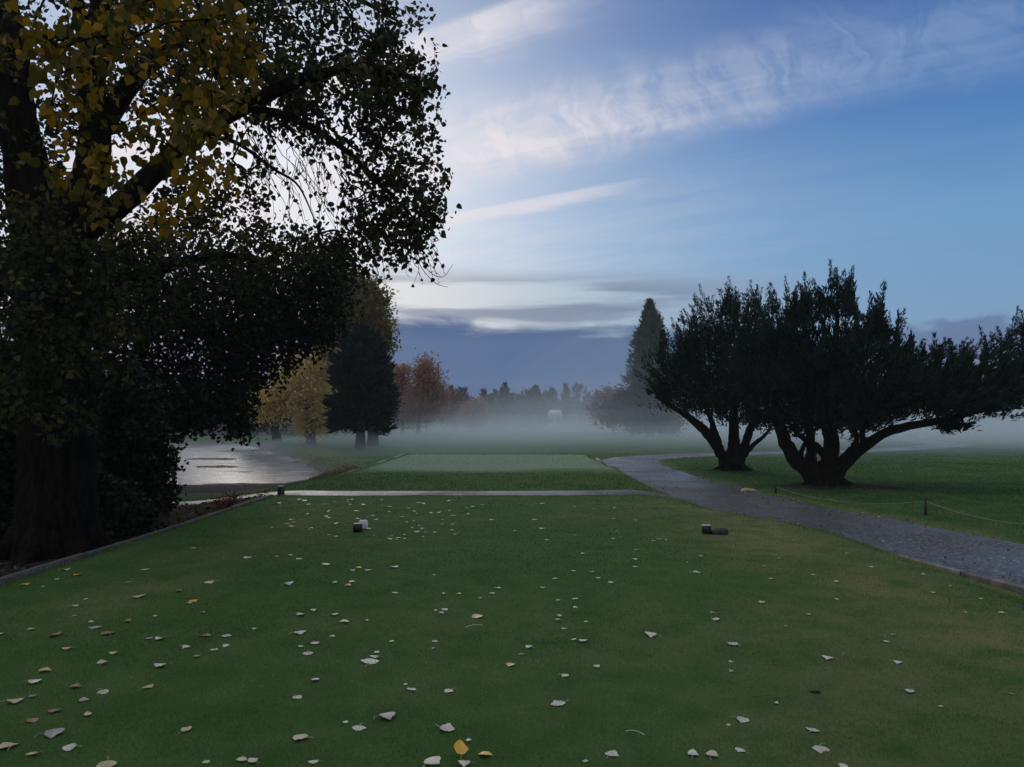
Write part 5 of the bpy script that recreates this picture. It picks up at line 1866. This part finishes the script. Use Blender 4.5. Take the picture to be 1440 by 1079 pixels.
def mist_bank(label, x0, x1, y0, y1, h, density, seed, edge, edge_l=None):
    xs = np.linspace(x0, x1, 60)
    ys = np.linspace(y0, y1, 60)
    X, Y = np.meshgrid(xs, ys)
    f = S(0, edge_l or edge, X - x0) * S(0, edge, x1 - X) * S(0, edge, Y - y0 + 6 * smooth_noise(X, Y, seed + 5, 9)) * S(0, edge, y1 - Y)
    top = -1.2 + (h + 1.2) * f * (1 + .22 * smooth_noise(X, Y, seed, 17) + .12 * smooth_noise(X, Y, seed + 1, 7)) + .02
    n = 60
    v = np.concatenate([np.stack([X, Y, top], -1).reshape(-1, 3), np.stack([X, Y, np.full_like(X, -1.35)], -1).reshape(-1, 3)])
    i = np.arange(n - 1)[:, None] * n + np.arange(n - 1)[None, :]
    q = np.stack([i, i + 1, i + n + 1, i + n], -1).reshape(-1, 4)
    qb = q[:, ::-1] + n * n
    b = np.concatenate([np.arange(n), np.arange(1, n) * n + n - 1, (n - 1) * n + np.arange(n - 2, -1, -1), np.arange(n - 2, 0, -1) * n])
    b2 = np.roll(b, -1)
    side = np.stack([b, b + n * n, b2 + n * n, b2], 1)
    o = mesh_obj('ground_mist', v, [np.concatenate([q, qb, side])], volume_mat('mist_air_%d' % seed, density, (0.80, 0.90, 1.0, 1)), None, True)
    tag(o, label, 'mist', 'banks of ground mist', 'stuff')


haze()
mist_bank('thin film of mist spread over the fairway beyond the far tee', -34, 110, 24, 130, 0.75, 0.011, 61, 26)
for i_, (h_, d_, y0_, y1_, lb_) in enumerate([
        (1.1, .0055, 36, 190, 'lowest sheet of pale ground mist lying on the fairway'),
        (1.9, .0040, 42, 190, 'knee-deep to head-high sheet of pale ground mist on the fairway'),
        (2.9, .0025, 47, 190, 'pale mist bank reaching over the lower trunks of the far trees'),
        (4.2, .0015, 53, 180, 'pale mist bank reaching up to the lowest far branches'),
        (5.8, .0008, 59, 170, 'thin mist bank round the lower crowns of the far trees')]):
    mist_bank(lb_, -38 - 4 * i_, 160 + 4 * i_, y0_, y1_, h_, d_, 1 + 10 * i_, 16 + 3 * i_, 44)
for i_, (h_, d_, x0_, e_, lb_) in enumerate([(4.0, .0130, 9, 14, 'dense low mist bank over the open lawn at the right'), (6.5, .0016, -24, 44, 'lowest of the tall mist banks behind the black cypresses'), (9.5, .0015, -26, 50, 'lower middle of the tall mist banks behind the black cypresses'),
                                              (13, .0015, -22, 46, 'upper middle of the tall mist banks behind the black cypresses'), (18, .0017, -18, 40, 'top of the tall mist banks behind the black cypresses')]):
    mist_bank(lb_, x0_, 170, (40, 48, 52, 55, 58)[i_], 150, h_, d_, 101 + 10 * i_, (12, 18, 18, 18, 18)[i_], e_)


def path_litter():
    rs = np.random.RandomState(431)
    n = 900
    i = rs.randint(0, len(PATH_MAIN_S) - 1, n)
    c = PATH_MAIN_S[i] + (PATH_MAIN_S[i + 1] - PATH_MAIN_S[i]) * rs.rand(n)[:, None]
    d = PATH_MAIN_S[i + 1] - PATH_MAIN_S[i]
    d /= np.linalg.norm(d, axis=1, keepdims=True)
    side = np.where(rs.rand(n) < .55, np.sign(rs.randn(n)) * (1 - rs.beta(1.2, 5, n)), rs.uniform(-1, 1, n)) * PATH_W * .49
    x = c[:, 0] - d[:, 1] * side
    y = c[:, 1] + d[:, 0] * side
    keep = (y > 5) & (y < 40)
    x, y = x[keep], y[keep]
    z = terrain(x, y) + .045
    m = leaf_mat('path_litter_leaves', [(0.0, (0.05, 0.045, 0.04)), (0.5, (0.12, 0.105, 0.085)), (0.8, (0.28, 0.26, 0.22)), (1.0, (0.46, 0.45, 0.41))], .05)
    k = len(x)
    o = leaf_mesh('path_litter', np.stack([x, y, z], 1), np.stack([rs.randn(k), rs.randn(k), .15 * rs.randn(k)], 1), rs.uniform(.02, .055, k), rs.rand(k), m, None, rs, 'leaf')
    tag(o, 'scattered bits of leaf and twig on the cart path', 'leaf litter', kind='stuff')


path_litter()
